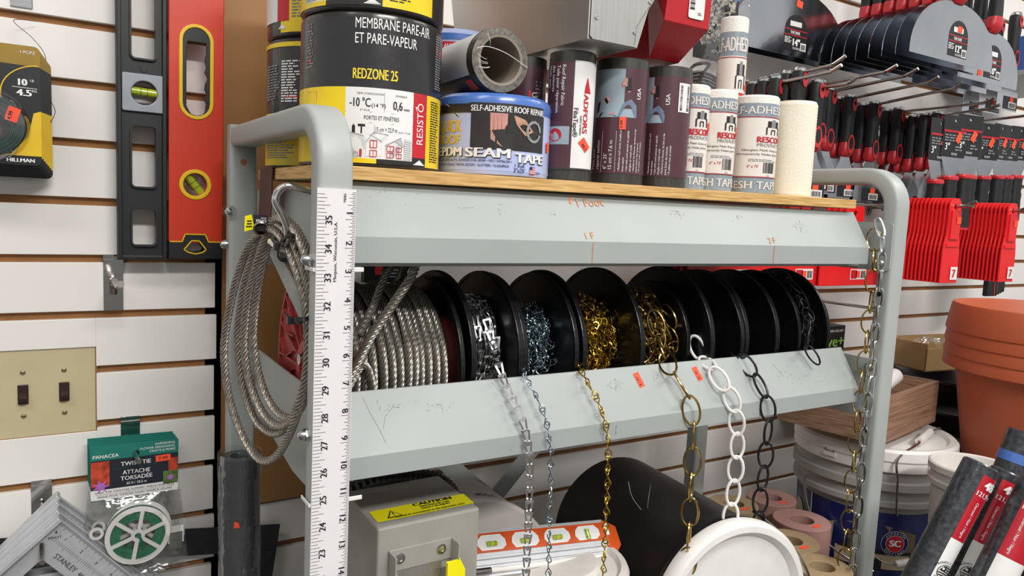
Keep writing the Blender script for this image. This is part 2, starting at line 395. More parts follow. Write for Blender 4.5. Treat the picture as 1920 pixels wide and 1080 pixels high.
MB().tube([(0.0175, 0.141, 1.1168), (0.846, 0.141, 1.1168)], 0.006, ZINC, 14).build('reel_rod', rack, label='zinc rod carrying the reels')
def cap_nut(x, y, z, d):
    mb = MB(); mb.lathe([(0.0058, 0), (0.0058, 0.004)], ZINC, (x, y, z), (d, 0, 0), 6, False)
    mb.lathe([(0.0048, 0.004), (0.0047, 0.0065), (0.0035, 0.0092), (0.0015, 0.0105), (0, 0.0107)], ZINC, (x, y, z), (d, 0, 0), 16); return mb.build('cap_nut', rack)
for y, z in ((-0.0095, 1.2385), (-0.0095, 1.079)): cap_nut(-0.0155, y, z, -1)
for y, z in ((-0.012, 1.236), (-0.011, 1.078)):
    mb = MB(); mb.lathe([(0.0075, 0), (0.0072, 0.002), (0.005, 0.0045), (0.002, 0.0056), (0, 0.0058)], ZINC, (0.8446, y + 0.008, z), (-1, 0, 0), 20); mb.build('carriage_bolt', rack)
for y, z, r in ((-0.006, 1.19, .0036), (-0.008, 0.979, .0034), (-0.006, 0.899, .0034), (-0.005, 0.841, .0034), (-0.004, 1.2885, .004)):
    MB().lathe([(r, 0.0), (0, 0.0002)], BLACKPL if z < 1.25 else RACK, (0.8472 if z < 1.2 else 0.8444, y, z), (-1, 0, 0), 18).build('bolt_hole', rack)
for x, y, z in ((-0.0165, 0.3505, 1.272),):
    mb = MB(); mb.lathe([(0.0085, 0), (0.0085, 0.002)], ZINC, (x, y - 0.012, z), (-0.5, -1, 0), 12, False); mb.lathe([(0.005, 0.002), (0.005, 0.006), (0.003, 0.008), (0, 0.0083)], ZINC, (x, y - 0.012, z), (-0.5, -1, 0), 12); mb.build('lock_nut', rack)
MB().lathe([(0.006, 0), (0.006, 0.004), (0.004, 0.008), (0, 0.0095)], ZINC, (-0.0165, 0.352, 1.229), (-1, 0, 0), 12).build('cap_nut', rack)
MB().lathe([(0.0042, 0.0), (0, 0.0002)], BROWNBOARD, (0.0, 0.3388, 1.335), (0, -1, 0), 16).build('bolt_hole', rack)

# ------------------------------------------------------------------ wooden board on top
def wood_mat(name, c1, c2, sx, sy):
    m = M(name, c1, 0.45, var=0.04, scale=20); nt = m.node_tree; N = nt.nodes; L = nt.links; b = N['Principled BSDF']
    tc = N.new('ShaderNodeTexCoord'); mp = N.new('ShaderNodeMapping'); mp.inputs['Scale'].default_value = (sx, sy, 120); L.new(tc.outputs['Object'], mp.inputs[0])
    nz = N.new('ShaderNodeTexNoise'); nz.inputs['Scale'].default_value = 4; nz.inputs['Detail'].default_value = 7; nz.inputs['Distortion'].default_value = 0.6; L.new(mp.outputs[0], nz.inputs['Vector'])
    cr = N.new('ShaderNodeValToRGB'); cr.color_ramp.elements[0].position = 0.38; cr.color_ramp.elements[1].position = 0.6
    cr.color_ramp.elements[0].color = lin(c2); cr.color_ramp.elements[1].color = lin(c1); L.new(nz.outputs['Fac'], cr.inputs[0]); L.new(cr.outputs[0], b.inputs['Base Color']); return m
OAK = wood_mat('oak_laminate', '#dcb577', '#b98f52', 5, 5)
def bz(x): return 1.3246 + (x - 0.02) * 0.0050      # top of the board
mb = MB(); x0, x1 = 0.002, 0.809
mb.hexa([(x0, .02, bz(x0) - .0128), (x1, .02, bz(x1) - .0128), (x1, .335, bz(x1) - .0128), (x0, .267, bz(x0) - .0128), (x0, .02, bz(x0)), (x1, .02, bz(x1)), (x1, .335, bz(x1)), (x0, .267, bz(x0))], OAK)
tag(mb.build('shelf_board', bevel=0.0006), 'oak laminate board laid across the top of the grey rack', 'board')

# ------------------------------------------------------------------ yardstick stuck on the left post
RULERW = M('white_ruler_enamel', '#e4e1e4', 0.35, var=0.02)
ys = thing('yardstick', 'white inch ruler running down the front of the left rack post', 'ruler', (0.0, -0.0235, 0.55))
xr = 0.0185; xl = -0.0165
mb = MB(); mb.box(xl, xr, -0.0238, -0.0222, 0.545, 1.302, RULERW); mb.build('blade', ys)
fr = wallmap(0, -0.0239, 1.302 - 0.0013)   # v = -inches
I = 0.0254; mb = MB()
for k in range(1, 30 * 16):
    v = -k * I / 16; L = 0.0128 if k % 16 == 0 else 0.0075 if k % 8 == 0 else 0.006 if k % 4 == 0 else 0.0045 if k % 2 == 0 else 0.003
    if k % 16 == 0: L = 0.0092
    mb.line(fr, [(xr - 0.0003 - L, v), (xr - 0.0003, v)], 0.00035, INK, 0.0001)
for k in range(1, 30 * 8):
    v = -k * I / 8 - 0.0008; L = 0.0092 if k % 8 == 0 else 0.0112 if k % 4 == 0 else 0.0085 if k % 2 == 0 else 0.0065
    mb.line(fr, [(xl + 0.0003, v), (xl + 0.0003 + L, v)], 0.00035, INK, 0.0001)
mb.build('graduations', ys)
mb = MB()
for k in range(1, 30):
    mb.text(str(k), fr, xr - 0.0085, -k * I + 0.0005 + 0.0015 + 0.0052 * (1 if k < 10 else 2) - 0.001, 0.0058, INK, rot=-pi / 2, align='l', lift=0.0003, bold=1.2) if k < 10 else mb.text(str(k), fr, xr - 0.0085, -k * I + 0.0075, 0.0058, INK, rot=-pi / 2, lift=0.0003, bold=1.2)
    mb.text(str(36 - k), fr, xl + 0.0135, -k * I - 0.0048, 0.0062, INK, rot=pi / 2, lift=0.0003, bold=1.3)
mb.text('Mequon, Wisconsin, U.S.A.', fr, xl + 0.0182, -0.0805, 0.0028, INK, w=0.053, rot=pi / 2, lift=0.0003)
mb.text('16ths', fr, xr - 0.0115, -0.003, 0.0026, INK, rot=-pi / 2, lift=0.0003)
mb.build('numerals', ys)
def ziptie(x0, z, length, label):
    mb = MB(); mb.box(-0.0172, x0 + length, -0.0221, -0.0208, z - 0.0021, z + 0.0021, WHITEPL)
    mb.box(-0.0185, -0.0172, -0.0221, 0.003, z - 0.0018, z + 0.0018, WHITEPL)
    tag(mb.build('zip_tie', bevel=0.0006), label, 'zip tie')
ziptie(0.0186, 1.2305, 0.0095, 'white zip tie tail beside the 3 inch mark of the yardstick')
ziptie(0.0186, 1.0165, 0.0135, 'longer white zip tie tail above the caution box, low on the yardstick')
# strap, hook
STRAP = M('brown_strap_vinyl', '#4a2e2c', 0.45, var=0.15, scale=30)
mb = MB(); P = spline([(.20, .214, bz(.2) + .0012), (.03, .216, bz(.03) + .0012), (.002, .2175, bz(0) + .0012), (-.0008, .2178, bz(0) - .003), (-.0012, .218, 1.309), (-.0008, .2195, 1.29), (-.0014, .221, 1.268), (-.0005, .219, 1.235)], 6)
mb.sweep(P, [(-0.028, -0.0007), (-.005, -.0012), (0.004, -.0004), (0.028, -0.0007), (0.028, 0.0007), (.004, .0010), (-.005, .0004), (-0.028, 0.0007)], (0, 1, 0), STRAP)
tag(mb.build('strap'), 'dark brown strap hanging over the left end of the oak board', 'strap')
mb = MB(); P = spline([(.0165, .044, 1.2945), (-.006, .046, 1.3005), (-.0224, .0475, 1.3030), (-.0306, .049, 1.298), (-.0334, .049, 1.288), (-.0269, .048, 1.2751), (-.0222, .0475, 1.262), (-.0225, .05, 1.252), (-.0265, .062, 1.246), (-.03, .078, 1.249)], 8)
mb.tube(P, 0.0036, CHROME, 12)
tag(mb.build('hanging_hook'), 'polished chrome S hook on the left of the rack carrying the wire rope coil', 'hook')
# coiled wire rope with tag
def rope(mb, P, r, m, lay=0.030, strands=6):
    P = [Vector(p) for p in P]; D = [0]
    for a, b in zip(P[:-1], P[1:]): D.append(D[-1] + (b - a).length)
    n = max(8, int(D[-1] / 0.0032)); Q = []; j = 0
    for i in range(n + 1):
        d = D[-1] * i / n
        while j < len(D) - 2 and D[j + 1] < d: j += 1
        t = (d - D[j]) / max(1e-9, D[j + 1] - D[j]); Q.append(P[j].lerp(P[j + 1], t))
    seg = strands * 4; nrm = None; V = []; F = []
    for i in range(n + 1):
        t = (Q[min(i + 1, n)] - Q[max(i - 1, 0)]).normalized()
        if nrm is None: nrm = (Vector((0, 0, 1)) if abs(t.z) < .9 else Vector((1, 0, 0))); 
        nrm = (nrm - t * nrm.dot(t)).normalized(); bn = t.cross(nrm); tw = 2 * pi * (D[-1] * i / n) / lay
        for k in range(seg):
            a = 2 * pi * k / seg + tw; ph = (k % 4) / 4
            rad = r * (0.70 if k % 4 == 0 else 1.02 if k % 4 == 2 else 0.93); V.append(Q[i] + (nrm * cos(a) + bn * sin(a)) * rad)
    for i in range(n):
        for k in range(seg): F.append((i * seg + k, i * seg + (k + 1) % seg, (i + 1) * seg + (k + 1) % seg, (i + 1) * seg + k))
    F += [tuple(range(seg))[::-1], tuple(n * seg + k for k in range(seg))]
    return mb.add(V, F, m, True)
coil = thing('wire_rope_coil', 'grey wire rope coil bound with black ties hanging on the chrome hook', 'wire rope', (-0.035, 0.1, 1.03))
LO = [
    [(-0.0289, 0.1053, 1.2595), (-0.0358, 0.1363, 1.2441), (-0.0422, 0.1627, 1.2111), (-0.0473, 0.1822, 1.1684), (-0.0503, 0.1937, 1.1252), (-0.0484, 0.188, 1.0842), (-0.0432, 0.1707, 1.0518), (-0.0361, 0.1455, 1.0283), (-0.0285, 0.1156, 1.0177), (-0.0216, 0.0846, 1.0287), (-0.0164, 0.0559, 1.0576), (-0.0127, 0.0307, 1.0958), (-0.0112, 0.0157, 1.135), (-0.0115, 0.0135, 1.1707), (-0.0136, 0.0238, 1.2043), (-0.018, 0.049, 1.2371), (-0.0236, 0.0789, 1.2578)],
    [(-0.0292, 0.1236, 1.2532), (-0.0338, 0.1443, 1.2241), (-0.0379, 0.1615, 1.1883), (-0.0403, 0.1719, 1.1462), (-0.0394, 0.1696, 1.1113), (-0.036, 0.1581, 1.081), (-0.0307, 0.1386, 1.0589), (-0.0245, 0.1133, 1.0506), (-0.0187, 0.0869, 1.0534), (-0.0134, 0.0582, 1.0728), (-0.01, 0.0352, 1.1048), (-0.0078, 0.0146, 1.1502), (-0.0077, 0.0135, 1.1805), (-0.0097, 0.0203, 1.2096), (-0.0132, 0.041, 1.2378), (-0.0183, 0.0697, 1.2615), (-0.0244, 0.1007, 1.2663)],
    [(-0.0283, 0.1073, 1.2498), (-0.0324, 0.1268, 1.22), (-0.0362, 0.144, 1.1847), (-0.0379, 0.1521, 1.1436), (-0.0367, 0.1486, 1.1153), (-0.0336, 0.1371, 1.0915), (-0.0286, 0.1176, 1.0728), (-0.0233, 0.0947, 1.0641), (-0.0181, 0.0694, 1.0659), (-0.0136, 0.043, 1.0848), (-0.0108, 0.0212, 1.1185), (-0.0048, 0.0135, 1.1603), (-0.0046, 0.0135, 1.2003), (-0.0121, 0.0154, 1.2348), (-0.0167, 0.0441, 1.2617), (-0.0237, 0.0832, 1.2722)],
    [(-0.0248, 0.1084, 1.246), (-0.0273, 0.121, 1.2205), (-0.0299, 0.1337, 1.1858), (-0.0312, 0.1406, 1.1509), (-0.0298, 0.136, 1.123), (-0.0267, 0.1245, 1.0995), (-0.0226, 0.1073, 1.0832), (-0.0178, 0.0854, 1.0743), (-0.0129, 0.0602, 1.076), (-0.0089, 0.0349, 1.0954), (-0.0067, 0.0154, 1.1297), (-0.001, 0.0135, 1.1702), (-0.0028, 0.0135, 1.2103), (-0.0097, 0.0223, 1.2417), (-0.0145, 0.0521, 1.2649), (-0.0207, 0.0866, 1.2701)],]
mb = MB()
for L_ in LO:
    S = spline(L_, 8, True); S.append(S[0]); rope(mb, S, 0.0044, CABLED)
mb.build('rope', coil)
def band(c, ax, ru, rv, hw):
    ax = Vector(ax).normalized(); U = Vector((1, 0, 0)); U = (U - ax * U.dot(ax)).normalized(); V = ax.cross(U); mb = MB()
    P = [Vector(c) + U * (ru * cos(q)) + V * (rv * sin(q)) for q in [2 * pi * k / 28 for k in range(28)]]
    mb.sweep(P, [(-hw, -.0006), (hw, -.0006), (hw, .0006), (-hw, .0006)], ax, BLACKPL, True); e = Vector(c) - U * ru
    mb.box(e.x - .004, e.x + .001, e.y - .003, e.y + .003, e.z - .003, e.z + .004, BLACKPL); mb.tube([e, e + Vector((-.003, .012, .006))], .001, BLACKPL, 6); mb.build('zip_tie', coil, label='black cable tie binding the coil')
band((-.0225, .0455, 1.2450), (.005, .038, .040), .0085, .0185, .0021)
band((-.0175, .0165, 1.1800), (0, .012, .05), .0085, .0145, .0021)
mb = MB(); tn = Vector((-0.45, -1, 0)).normalized(); tu = Vector((1, -0.45, 0)).normalized()
ft = plane((-0.0395, 0.100, 1.266), tu, (0, 0, 1), tn); mb.slab(ft, -0.002, 0.0115, -0.008, 0.008, 0.0012, INK)
mb.text('onal', ft, 0.0105, 0.0035, 0.0042, WHITEINK, rot=pi, lift=.0016); mb.text('mum', ft, 0.0105, -0.0035 + .009, 0.0018, WHITEINK, rot=pi, lift=.0016)
ft2 = plane((-0.0395, 0.100, 1.266), (-0.8, -0.2, -0.05), (-0.1, 0, 1), Vector((-.2, -1, 0)).normalized()); mb.poly(ft2, [(0.0015, -0.006), (0.0125, -0.008), (0.0105, 0.007), (0.0035, 0.0085)], CAUTION, 0.0012); mb.scribble(ft2, 0.004, 0.0105, -0.004, 0.004, 3, INK, 0.0014)
mb.build('tag', coil, label='yellow and black paper tag on the rope'); mb = MB()
mb.lathe([(0.006, -0.011), (0.0075, -0.010), (0.0075, 0.010), (0.006, 0.011)], STEELROD, (-0.0335, 0.105, 1.263), (0.2, 1, 0.25), 14); mb.build('ferrule', coil)
# ------------------------------------------------------------------ reels on the rod
YC, ZC = 0.141, 1.1168
def flange(x0, x1, r, m, par, holes=True, yc=YC, zc=ZC):
    fn = lambda u, v, w=0.0: Vector(((x0 + x1) / 2 + w, yc + u, zc + v))
    hs = [circ(0, 0, 0.0135, 20)] + ([circ(r * 0.72 * cos(a), r * 0.72 * sin(a), 0.0032, 10) for a in (2.2, 2.2 + 2.09, 2.2 + 4.19)] if holes else [])
    mb = MB(); mb.plate(fn, circ(0, 0, r, 72), m, hs, t=abs(x1 - x0), bev=0.0012)
    mb.lathe([(r, -abs(x1 - x0) / 2 - 0.0012), (r - 0.004, -abs(x1 - x0) / 2 - 0.0012)], m, ((x0 + x1) / 2, yc, zc), (1, 0, 0), 72)
    return mb.build('flange', par)
def reel(x0, x1, rl, rr, core, label, tl=0.007, tr=0.007):
    t = thing('chain_reel', label, 'reel', ((x0 + x1) / 2, YC, ZC - max(rl, rr)), 'black plastic reels on the rack rod')
    flange(x0, x0 + tl, rl, REELBLACK, t); flange(x1 - tr, x1, rr, REELBLACK, t)
    MB().lathe([(0.0142, x0 + tl), (core, x0 + tl), (core, x1 - tr), (0.0142, x1 - tr), (0.0142, x0 + tl)], REELBLACK, (0, YC, ZC), (1, 0, 0), 48).build('hub', t)
    return t
reel(0.1803, 0.2493, .0963, .0953, .046, 'black reel wound with silver sash chain, first black reel from the wire rope')
reel(0.2503, 0.3307, .0933, .0933, .037, 'black reel wound with blue-grey jack chain, second black reel from the wire rope')
reel(0.3338, 0.4307, .0963, .0995, .043, 'black reel wound full of fine brass jack chain', tr=.008)
reel(0.4333, 0.5291, .0763, .0804, .037, 'black reel with large gold oval links and a smaller right flange')
reel(0.5456, 0.6193, .1015, .0958, .041, 'black reel that the white chain runs off', tl=.0085, tr=.008)
reel(0.6203, 0.6935, .0963, .0963, .041, 'black reel that the long black oval chain runs off', tl=.008, tr=.009)
reel(0.7368, 0.8084, .0953, .098, .051, 'rightmost black reel, holding a loose black chain', tl=.0065)
cr_ = thing('cable_reel', 'reel with a ribbed red left flange wound with thick grey wire rope', 'reel', (0.09, 0.12, 0.995))
mb = MB(); fnR = lambda u, v, w=0.0: Vector((0.0334 + w, 0.1462 + u, 1.1024 + v))
mb.plate(fnR, circ(0, 0, .1195, 64), REELRED, [circ(0, 0, .022, 24)], t=.003)
mb.lathe([(.1195, -.004), (.1195, .004), (.115, .004), (.115, -.004), (.1195, -.004)], REELRED, (0.0319, .1462, 1.1024), (1, 0, 0), 64)
mb.lathe([(.033, -.006), (.033, .002), (.022, .002), (.022, -.006), (.033, -.006)], REELRED, (0.0319, .1462, 1.1024), (1, 0, 0), 32)
for i in range(18):
    a = 2 * pi * i / 18; b = a + 0.16
    for (ra, rb, aa, ab) in ((.033, .114, a, a), (.088, .114, a, b), (.06, .085, a + .17, a)):
        p, q = Vector((0.0299, .1462 + ra * cos(aa), 1.1024 + ra * sin(aa))), Vector((0.0299, .1462 + rb * cos(ab), 1.1024 + rb * sin(ab)))
        mb.sweep([p, q], [(-.003, -.001), (.003, -.001), (.003, .001), (-.003, .001)], (1, 0, 0), REELRED)
mb.build('flange', cr_, label='red ribbed plastic flange')
flange(0.1688, 0.1748, .0965, REELBLACK, cr_, False, .1441, 1.1086)
MB().lathe([(.016, .036), (.064, .036), (.064, .1685), (.016, .1685), (.016, .036)], REELRED, (0, .1441, 1.1096), (1, 0, 0), 48).build('hub', cr_)
def wound(x0, x1, R, turns, y, z, wob, seed):
    rr = random.Random(seed); ph = [rr.uniform(0, 6) for _ in range(6)]; P = []; n = turns * 36
    for i in range(n + 1):
        a = 2 * pi * i / 36; t = i / n; k = R + wob * sin(a * 0.31 + ph[0]) + wob * .6 * sin(a * 1.7 + ph[1])
        x = x0 + (x1 - x0) * t + 0.0022 * sin(a + ph[2] + t * 9); P.append((x, y + k * cos(a), z + k * sin(a)))
    return P
mb = MB(); rope(mb, wound(.0417, .1602, .0858, 13, .1441, 1.1096, .0018, 2), .0047, CABLE, lay=.034)
rope(mb, wound(.0437, .161, .0777, 13, .1441, 1.1096, .001, 5), .0046, CABLE, lay=.034)
rope(mb, spline([(0.0314, 0.0514, 1.0632), (0.0355, 0.0447, 1.1045), (0.0448, 0.0436, 1.123), (0.0633, 0.0421, 1.1591), (0.088, 0.0431, 1.1931), (0.1076, 0.0462, 1.2204), (0.1221, 0.072, 1.2343), (0.1355, 0.1235, 1.224), (0.1458, 0.175, 1.1972)], 10), .005, CABLE, lay=.034)
rope(mb, spline([(0.0582, 0.0668, 1.1539), (0.0788, 0.0771, 1.1869), (0.0942, 0.0926, 1.2096), (0.1097, 0.1132, 1.2199), (0.12, 0.1544, 1.2106)], 10), .0046, CABLE, lay=.034)
rope(mb, spline([(0.0252, 0.0534, 1.0426), (0.0375, 0.0498, 1.0942), (0.0582, 0.0514, 1.1251), (0.0705, 0.0524, 1.0942), (0.0788, 0.0534, 1.0426)], 10), .0046, CABLE, lay=.034)
mb.build('wire_rope', cr_, label='thick galvanised wire rope')

# ------------------------------------------------------------------ chain links (each long axis z, centred)
def ring(w, h, r, m, seg=7, n=20, gap=True, squ=0.0):
    mb = MB(); P = []
    for i in range(n):
        a = 2 * pi * i / n; c, s_ = cos(a), sin(a)
        if squ: c = math.copysign(abs(c) ** (1 - squ), c); s_ = math.copysign(abs(s_) ** (1 - squ * 0.3), s_)
        P.append(((w / 2 - r) * c, 0, (h / 2 - r) * s_))
    return mb.tube(P, r, m, seg, True)
def jack(L, W, r, m, seg=6):
    P = []   # two teardrop loops at right angles, crossing in the middle
    for i in range(13):
        a = -pi / 2 + 2 * pi * i / 12; k = (1 + sin(a)) / 2
        P.append((W / 2 * cos(a) * min(1, k * 1.6), 0.0004, L * 0.02 + (L / 2) * k * 0.96))
    for i in range(1, 13):
        a = pi / 2 + 2 * pi * i / 12; k = (1 - sin(a)) / 2
        P.append((0.0004, W / 2 * cos(a) * min(1, k * 1.6), -L * 0.02 - (L / 2) * k * 0.96))
    return MB().tube(P, r, m, seg, False)
def sash(L, W, m):
    mb = MB()   # flat stamped link: wide crossbar above, narrow tongue below, folded over
    A = [(-W / 2, -.0009, L * .5), (-W * .20, .0007, -L * .46), (-W * .06, .0013, -L * .56), (W * .06, .0013, -L * .56), (W * .20, .0007, -L * .46), (W / 2, -.0009, L * .5)]
    mb.sweep(A, [(-.0006, -.00095), (.0006, -.00095), (.0006, .00095), (-.0006, .00095)], (0, 1, 0), m)
    mb.box(-W / 2 - .0007, W / 2 + .0007, -.0019, -.0003, L * .40, L * .56, m); mb.box(-W * .24, W * .24, -.0021, -.0002, -L * .60, -L * .42, m)
    return mb
def instance_link(base, par, p, t, roll):
    c = base.copy(); COL.objects.link(c); c.parent = par
    z = t.normalized(); ref = Vector((1, 0, 0)); x = (ref - z * ref.dot(z)).normalized(); y = z.cross(x)
    m = Matrix((x, y, z)).transposed().to_quaternion() @ Quaternion((0, 0, 1), roll)
    c.rotation_mode = 'QUATERNION'; c.rotation_quaternion = m; off = Vector((0, 0, 0)); q = par
    while q is not None: off += q.location; q = q.parent
    c.location = Vector(p) - off
    return c
def walk(P, pitch):
    P = [Vector(p) for p in P]; D = [0]
    for a, b in zip(P[:-1], P[1:]): D.append(D[-1] + (b - a).length)
    out = []; d = pitch / 2; j = 0
    while d < D[-1]:
        while j < len(D) - 2 and D[j + 1] < d: j += 1
        t = (d - D[j]) / max(1e-9, D[j + 1] - D[j]); out.append((P[j].lerp(P[j + 1], t), P[j] - P[j + 1])); d += pitch
    return out
def chain(name, label, path, mkb, pitch, rolls, cat='chain', jit=0.2, seed=1, pile=None):
    rr = random.Random(seed); S = spline(path, 10); root = thing(name, label, cat, tuple(S[0]))
    base = None
    for i, (p, t) in enumerate(walk(S, pitch)):
        roll = rolls[i % len(rolls)] + rr.gauss(0, jit)
        if base is None:
            base = mkb.build('link', root); base.location = (0, 0, 0); o = base
            z = t.normalized(); ref = Vector((1, 0, 0)); x = (ref - z * ref.dot(z)).normalized(); y = z.cross(x)
            # the builder offset the mesh by the root; bring it back to its own centre
            for v in base.data.vertices: v.co += root.location
            base.rotation_mode = 'QUATERNION'; base.rotation_quaternion = Matrix((x, y, z)).transposed().to_quaternion() @ Quaternion((0, 0, 1), roll); base.location = p - root.location
        else: instance_link(base, root, p, t, roll)
    if pile: pile(root)
    return root
def heap(mkb, x0, x1, r0, r1, n, seed, sq=1.0, a0=-0.6, a1=3.3, tilt=0.9, bulge=0.0, rows=0):
    """links wound round the hub: one mesh of many copies of one link"""
    def f(root):
        rr = random.Random(seed); mb = MB(); V0, F0, m = mkb.v, mkb.f, mkb.mats[0]
        for i in range(n):
            a = rr.uniform(a0, a1); x = rr.uniform(x0, x1); u = (x - x0) / (x1 - x0) * 2 - 1
            R = (r0 + (r1 - r0) * rr.random() ** 0.5) * (1 - bulge * abs(u) ** 2)
            if rows:      # neat turns side by side, link after link round the hub
                per = int((a1 - a0) * r1 / .0135); k = i % rows; q = (i // rows) % per; R = r1 - .0045 * ((i // rows) // per) + rr.uniform(-.0006, .0006)
                x = x0 + (x1 - x0) * (k + .5) / rows + rr.gauss(0, .0008); a = a0 + (a1 - a0) * (q + .5 * (k % 2)) / per
            tx = rr.gauss(0, tilt * 0.45); T = Vector((sin(tx), -cos(tx) * cos(a + pi / 2), -cos(tx) * sin(a + pi / 2)))
            O = Vector((0, -cos(a), sin(a))); T = Vector((sin(tx), cos(tx) * sin(a), cos(tx) * cos(a))); T = (T - O * T.dot(O)).normalized()
            B = T.cross(O); c = Vector((x, YC, ZC)) + O * R; ro = rr.uniform(0, pi) if sq else rr.gauss(0, .3); X = B * cos(ro) + O * sin(ro); Y = T.cross(X)
            mb.add([c + X * v[0] + Y * v[1] + T * v[2] for v in V0], F0, m, True)
        mb.build('wound_chain', root)
    return f
LB = -0.0085
sl = sash(.0152, .0078, SASH)
chain('sash_chain', 'bright silver sash chain of flat links hanging leftmost over the lower rail',
      [(0.2179, 0.0802, 1.1611), (0.2184, 0.0617, 1.1333), (.2085, .030, 1.1155), (.2125, .017, 1.094), (.2195, -.0035, 1.064), (.2255, LB, 1.036), (.2295, LB, 1.0), (.2305, LB, .955), (.231, LB, .89), (.232, LB, .80), (.232, LB, .74)], sl, .0133, (-.58,), jit=.12, pile=heap(sash(.0152, .0078, SASH), 0.1921, 0.2375, 0.0536, 0.0654, 144, 3, sq=0, tilt=.12, rows=4, a0=-.7, a1=2.9))
jl = jack(.0205, .0075, .00068, BLUEZINC)
chain('jack_chain', 'thin blue-grey twisted jack chain hanging beside the silver sash chain',
      [(0.2591, 0.0843, 1.1354), (0.2514, 0.0555, 1.1137), (.2405, .022, 1.101), (.2475, -.0015, 1.071), (.254, LB, 1.036), (.2575, LB, 1.0), (.259, LB, .955), (.2615, LB, .88), (.2635, LB, .80), (.264, LB, .74)], jl, .0160, (0, .5, 1.2, .3), jit=.3, seed=2, pile=heap(jack(.019, .0085, .0007, BLUEZINC), 0.2607, 0.3189, 0.035, 0.0551, 300, 4))
bl = jack(.0222, .0088, .00082, BRASS)
chain('jack_chain', 'fine brass jack chain hanging straight down the middle of the lower rail',
      [(0.3416, 0.0823, 1.1405), (0.3318, 0.0555, 1.1137), (.3195, .022, 1.1005), (.327, -.0005, 1.0705), (.335, LB, 1.036), (.3395, LB, .99), (.341, LB, .94), (.342, LB, .86), (.343, LB, .80), (.343, LB, .74)], bl, .0178, (0, .7, 1.3, .4), jit=.3, seed=3, pile=heap(jack(.021, .0095, .00085, BRASS), 0.3447, 0.4209, 0.0412, 0.0644, 420, 5, bulge=.12))
gl = ring(.0245, .0415, .0016, BRASSOLD)
chain('decor_chain', 'antique brass chain of large oval links hanging over the lower rail',
      [(0.4673, 0.074, 1.1642), (0.4704, 0.0658, 1.1457), (0.4699, 0.0555, 1.123), (.455, .022, 1.102), (.466, -.0005, 1.07), (.474, LB, 1.03), (.477, LB, .985), (.479, LB, .92), (.482, LB, .84), (.483, LB, .74)], gl, .0335, (-.80, .72), jit=.12, seed=4, pile=heap(ring(.0245, .040, .0015, BRASSOLD), 0.4436, 0.5178, 0.033, 0.066, 110, 6, a0=-.5, a1=2.6))
wl_ = ring(.0235, .0395, .0021, WHITEPL)
chain('decor_chain', 'white chain of oval links hanging over the lower rail',
      [(0.5389, 0.0658, 1.1282), (0.5425, 0.0534, 1.1065), (.53, .012, 1.088), (.546, -.006, 1.053), (.556, LB, 1.01), (.5585, LB, .965), (.556, LB, .90), (.554, LB, .83), (.552, LB, .74)], wl_, .0322, (-.85, .0, -1.0, -.35), jit=.15, seed=5)
kl = ring(.0225, .0395, .0017, BLACKCHAIN)
chain('decor_chain', 'black chain of oval links hanging over the lower rail',
      [(0.6209, 0.0611, 1.1019), (.5995, .027, 1.098), (.6095, .002, 1.066), (.6155, LB, 1.03), (.617, LB, .98), (.6135, LB, .91), (.6135, LB, .83), (.6125, LB, .74)], kl, .0325, (-.05, -.9, .2, -.8), jit=.15, seed=6)
chain('decor_chain', 'short black oval chain lying over the rightmost reel',
      [(0.7177, 0.1235, 1.2116), (0.7435, 0.0977, 1.2096), (0.7569, 0.072, 1.1921), (0.761, 0.0534, 1.1611), (.728, .022, 1.135), (.722, .018, 1.115), (.728, .012, 1.100)], ring(.022, .037, .0014, BLACKCHAIN), .0265, (.2, 1.2), jit=.3, seed=7,
      pile=heap(ring(.022, .036, .0013, BLACKCHAIN), .7507, .796, .0567, .0866, 60, 8, tilt=.6))
# two chains hooked in the right side panel
sz = ring(.0142, .0335, .0019, ZINC, squ=.35)
chain('straight_link_chain', 'shiny zinc straight link chain hanging down the right rack post',
      [(.829, -.003, 1.301), (.8285, -.009, 1.288), (.8265, -.016, 1.272), (.8255, -.019, 1.217), (.824, -.02, 1.155), (.8225, -.021, 1.085), (.820, -.021, 1.02), (.817, -.023, .956), (.815, -.026, .892), (.813, -.028, .818), (.812, -.029, .72)], sz, .0262, (-.95, .55), jit=.15, seed=8)
chain('oval_link_chain', 'dull brass oval chain hanging behind the zinc chain on the right rack post',
      [(.832, .005, 1.285), (.83, -.002, 1.262), (.828, -.006, 1.21), (.8265, -.007, 1.15), (.824, -.008, 1.085), (.821, -.008, 1.02), (.818, -.010, .956), (.815, -.012, .892), (.813, -.014, .818), (.812, -.015, .72)], ring(.0235, .0375, .00125, BRASSOLD), .0305, (-1.1, .35), jit=.25, seed=9)
# price stickers on the lower rail
def sticker(mb, fn, u, v, w=.009, h=.016, rot=0.0, price=None, lift=.0004):
    c, s_ = cos(rot), sin(rot); g = lambda a, b, k=0.0: fn(u + a * c - b * s_, v + a * s_ + b * c, k)
    mb.quad(g, -w / 2, w / 2, -h / 2, h / 2, ORANGE, lift)
    if price: mb.text(price, g, 0, -min(w, h) * 0.16, min(w, h) * 0.36, INK, w=max(w, h) * .6, align='c', lift=lift + .0003, rot=0 if w > h else pi / 2)
    return mb
for x, lab, pr_ in ((.4085, 'orange price sticker on the lower rail left of the gold chain', '$1.00'), (.5095, 'orange price sticker on the lower rail left of the white chain', '$1.00')):
    mb = MB(); sticker(mb, fsl, x, .0475, .0095, .0195, .22, pr_); tag(mb.build('price_sticker'), lab, 'sticker')
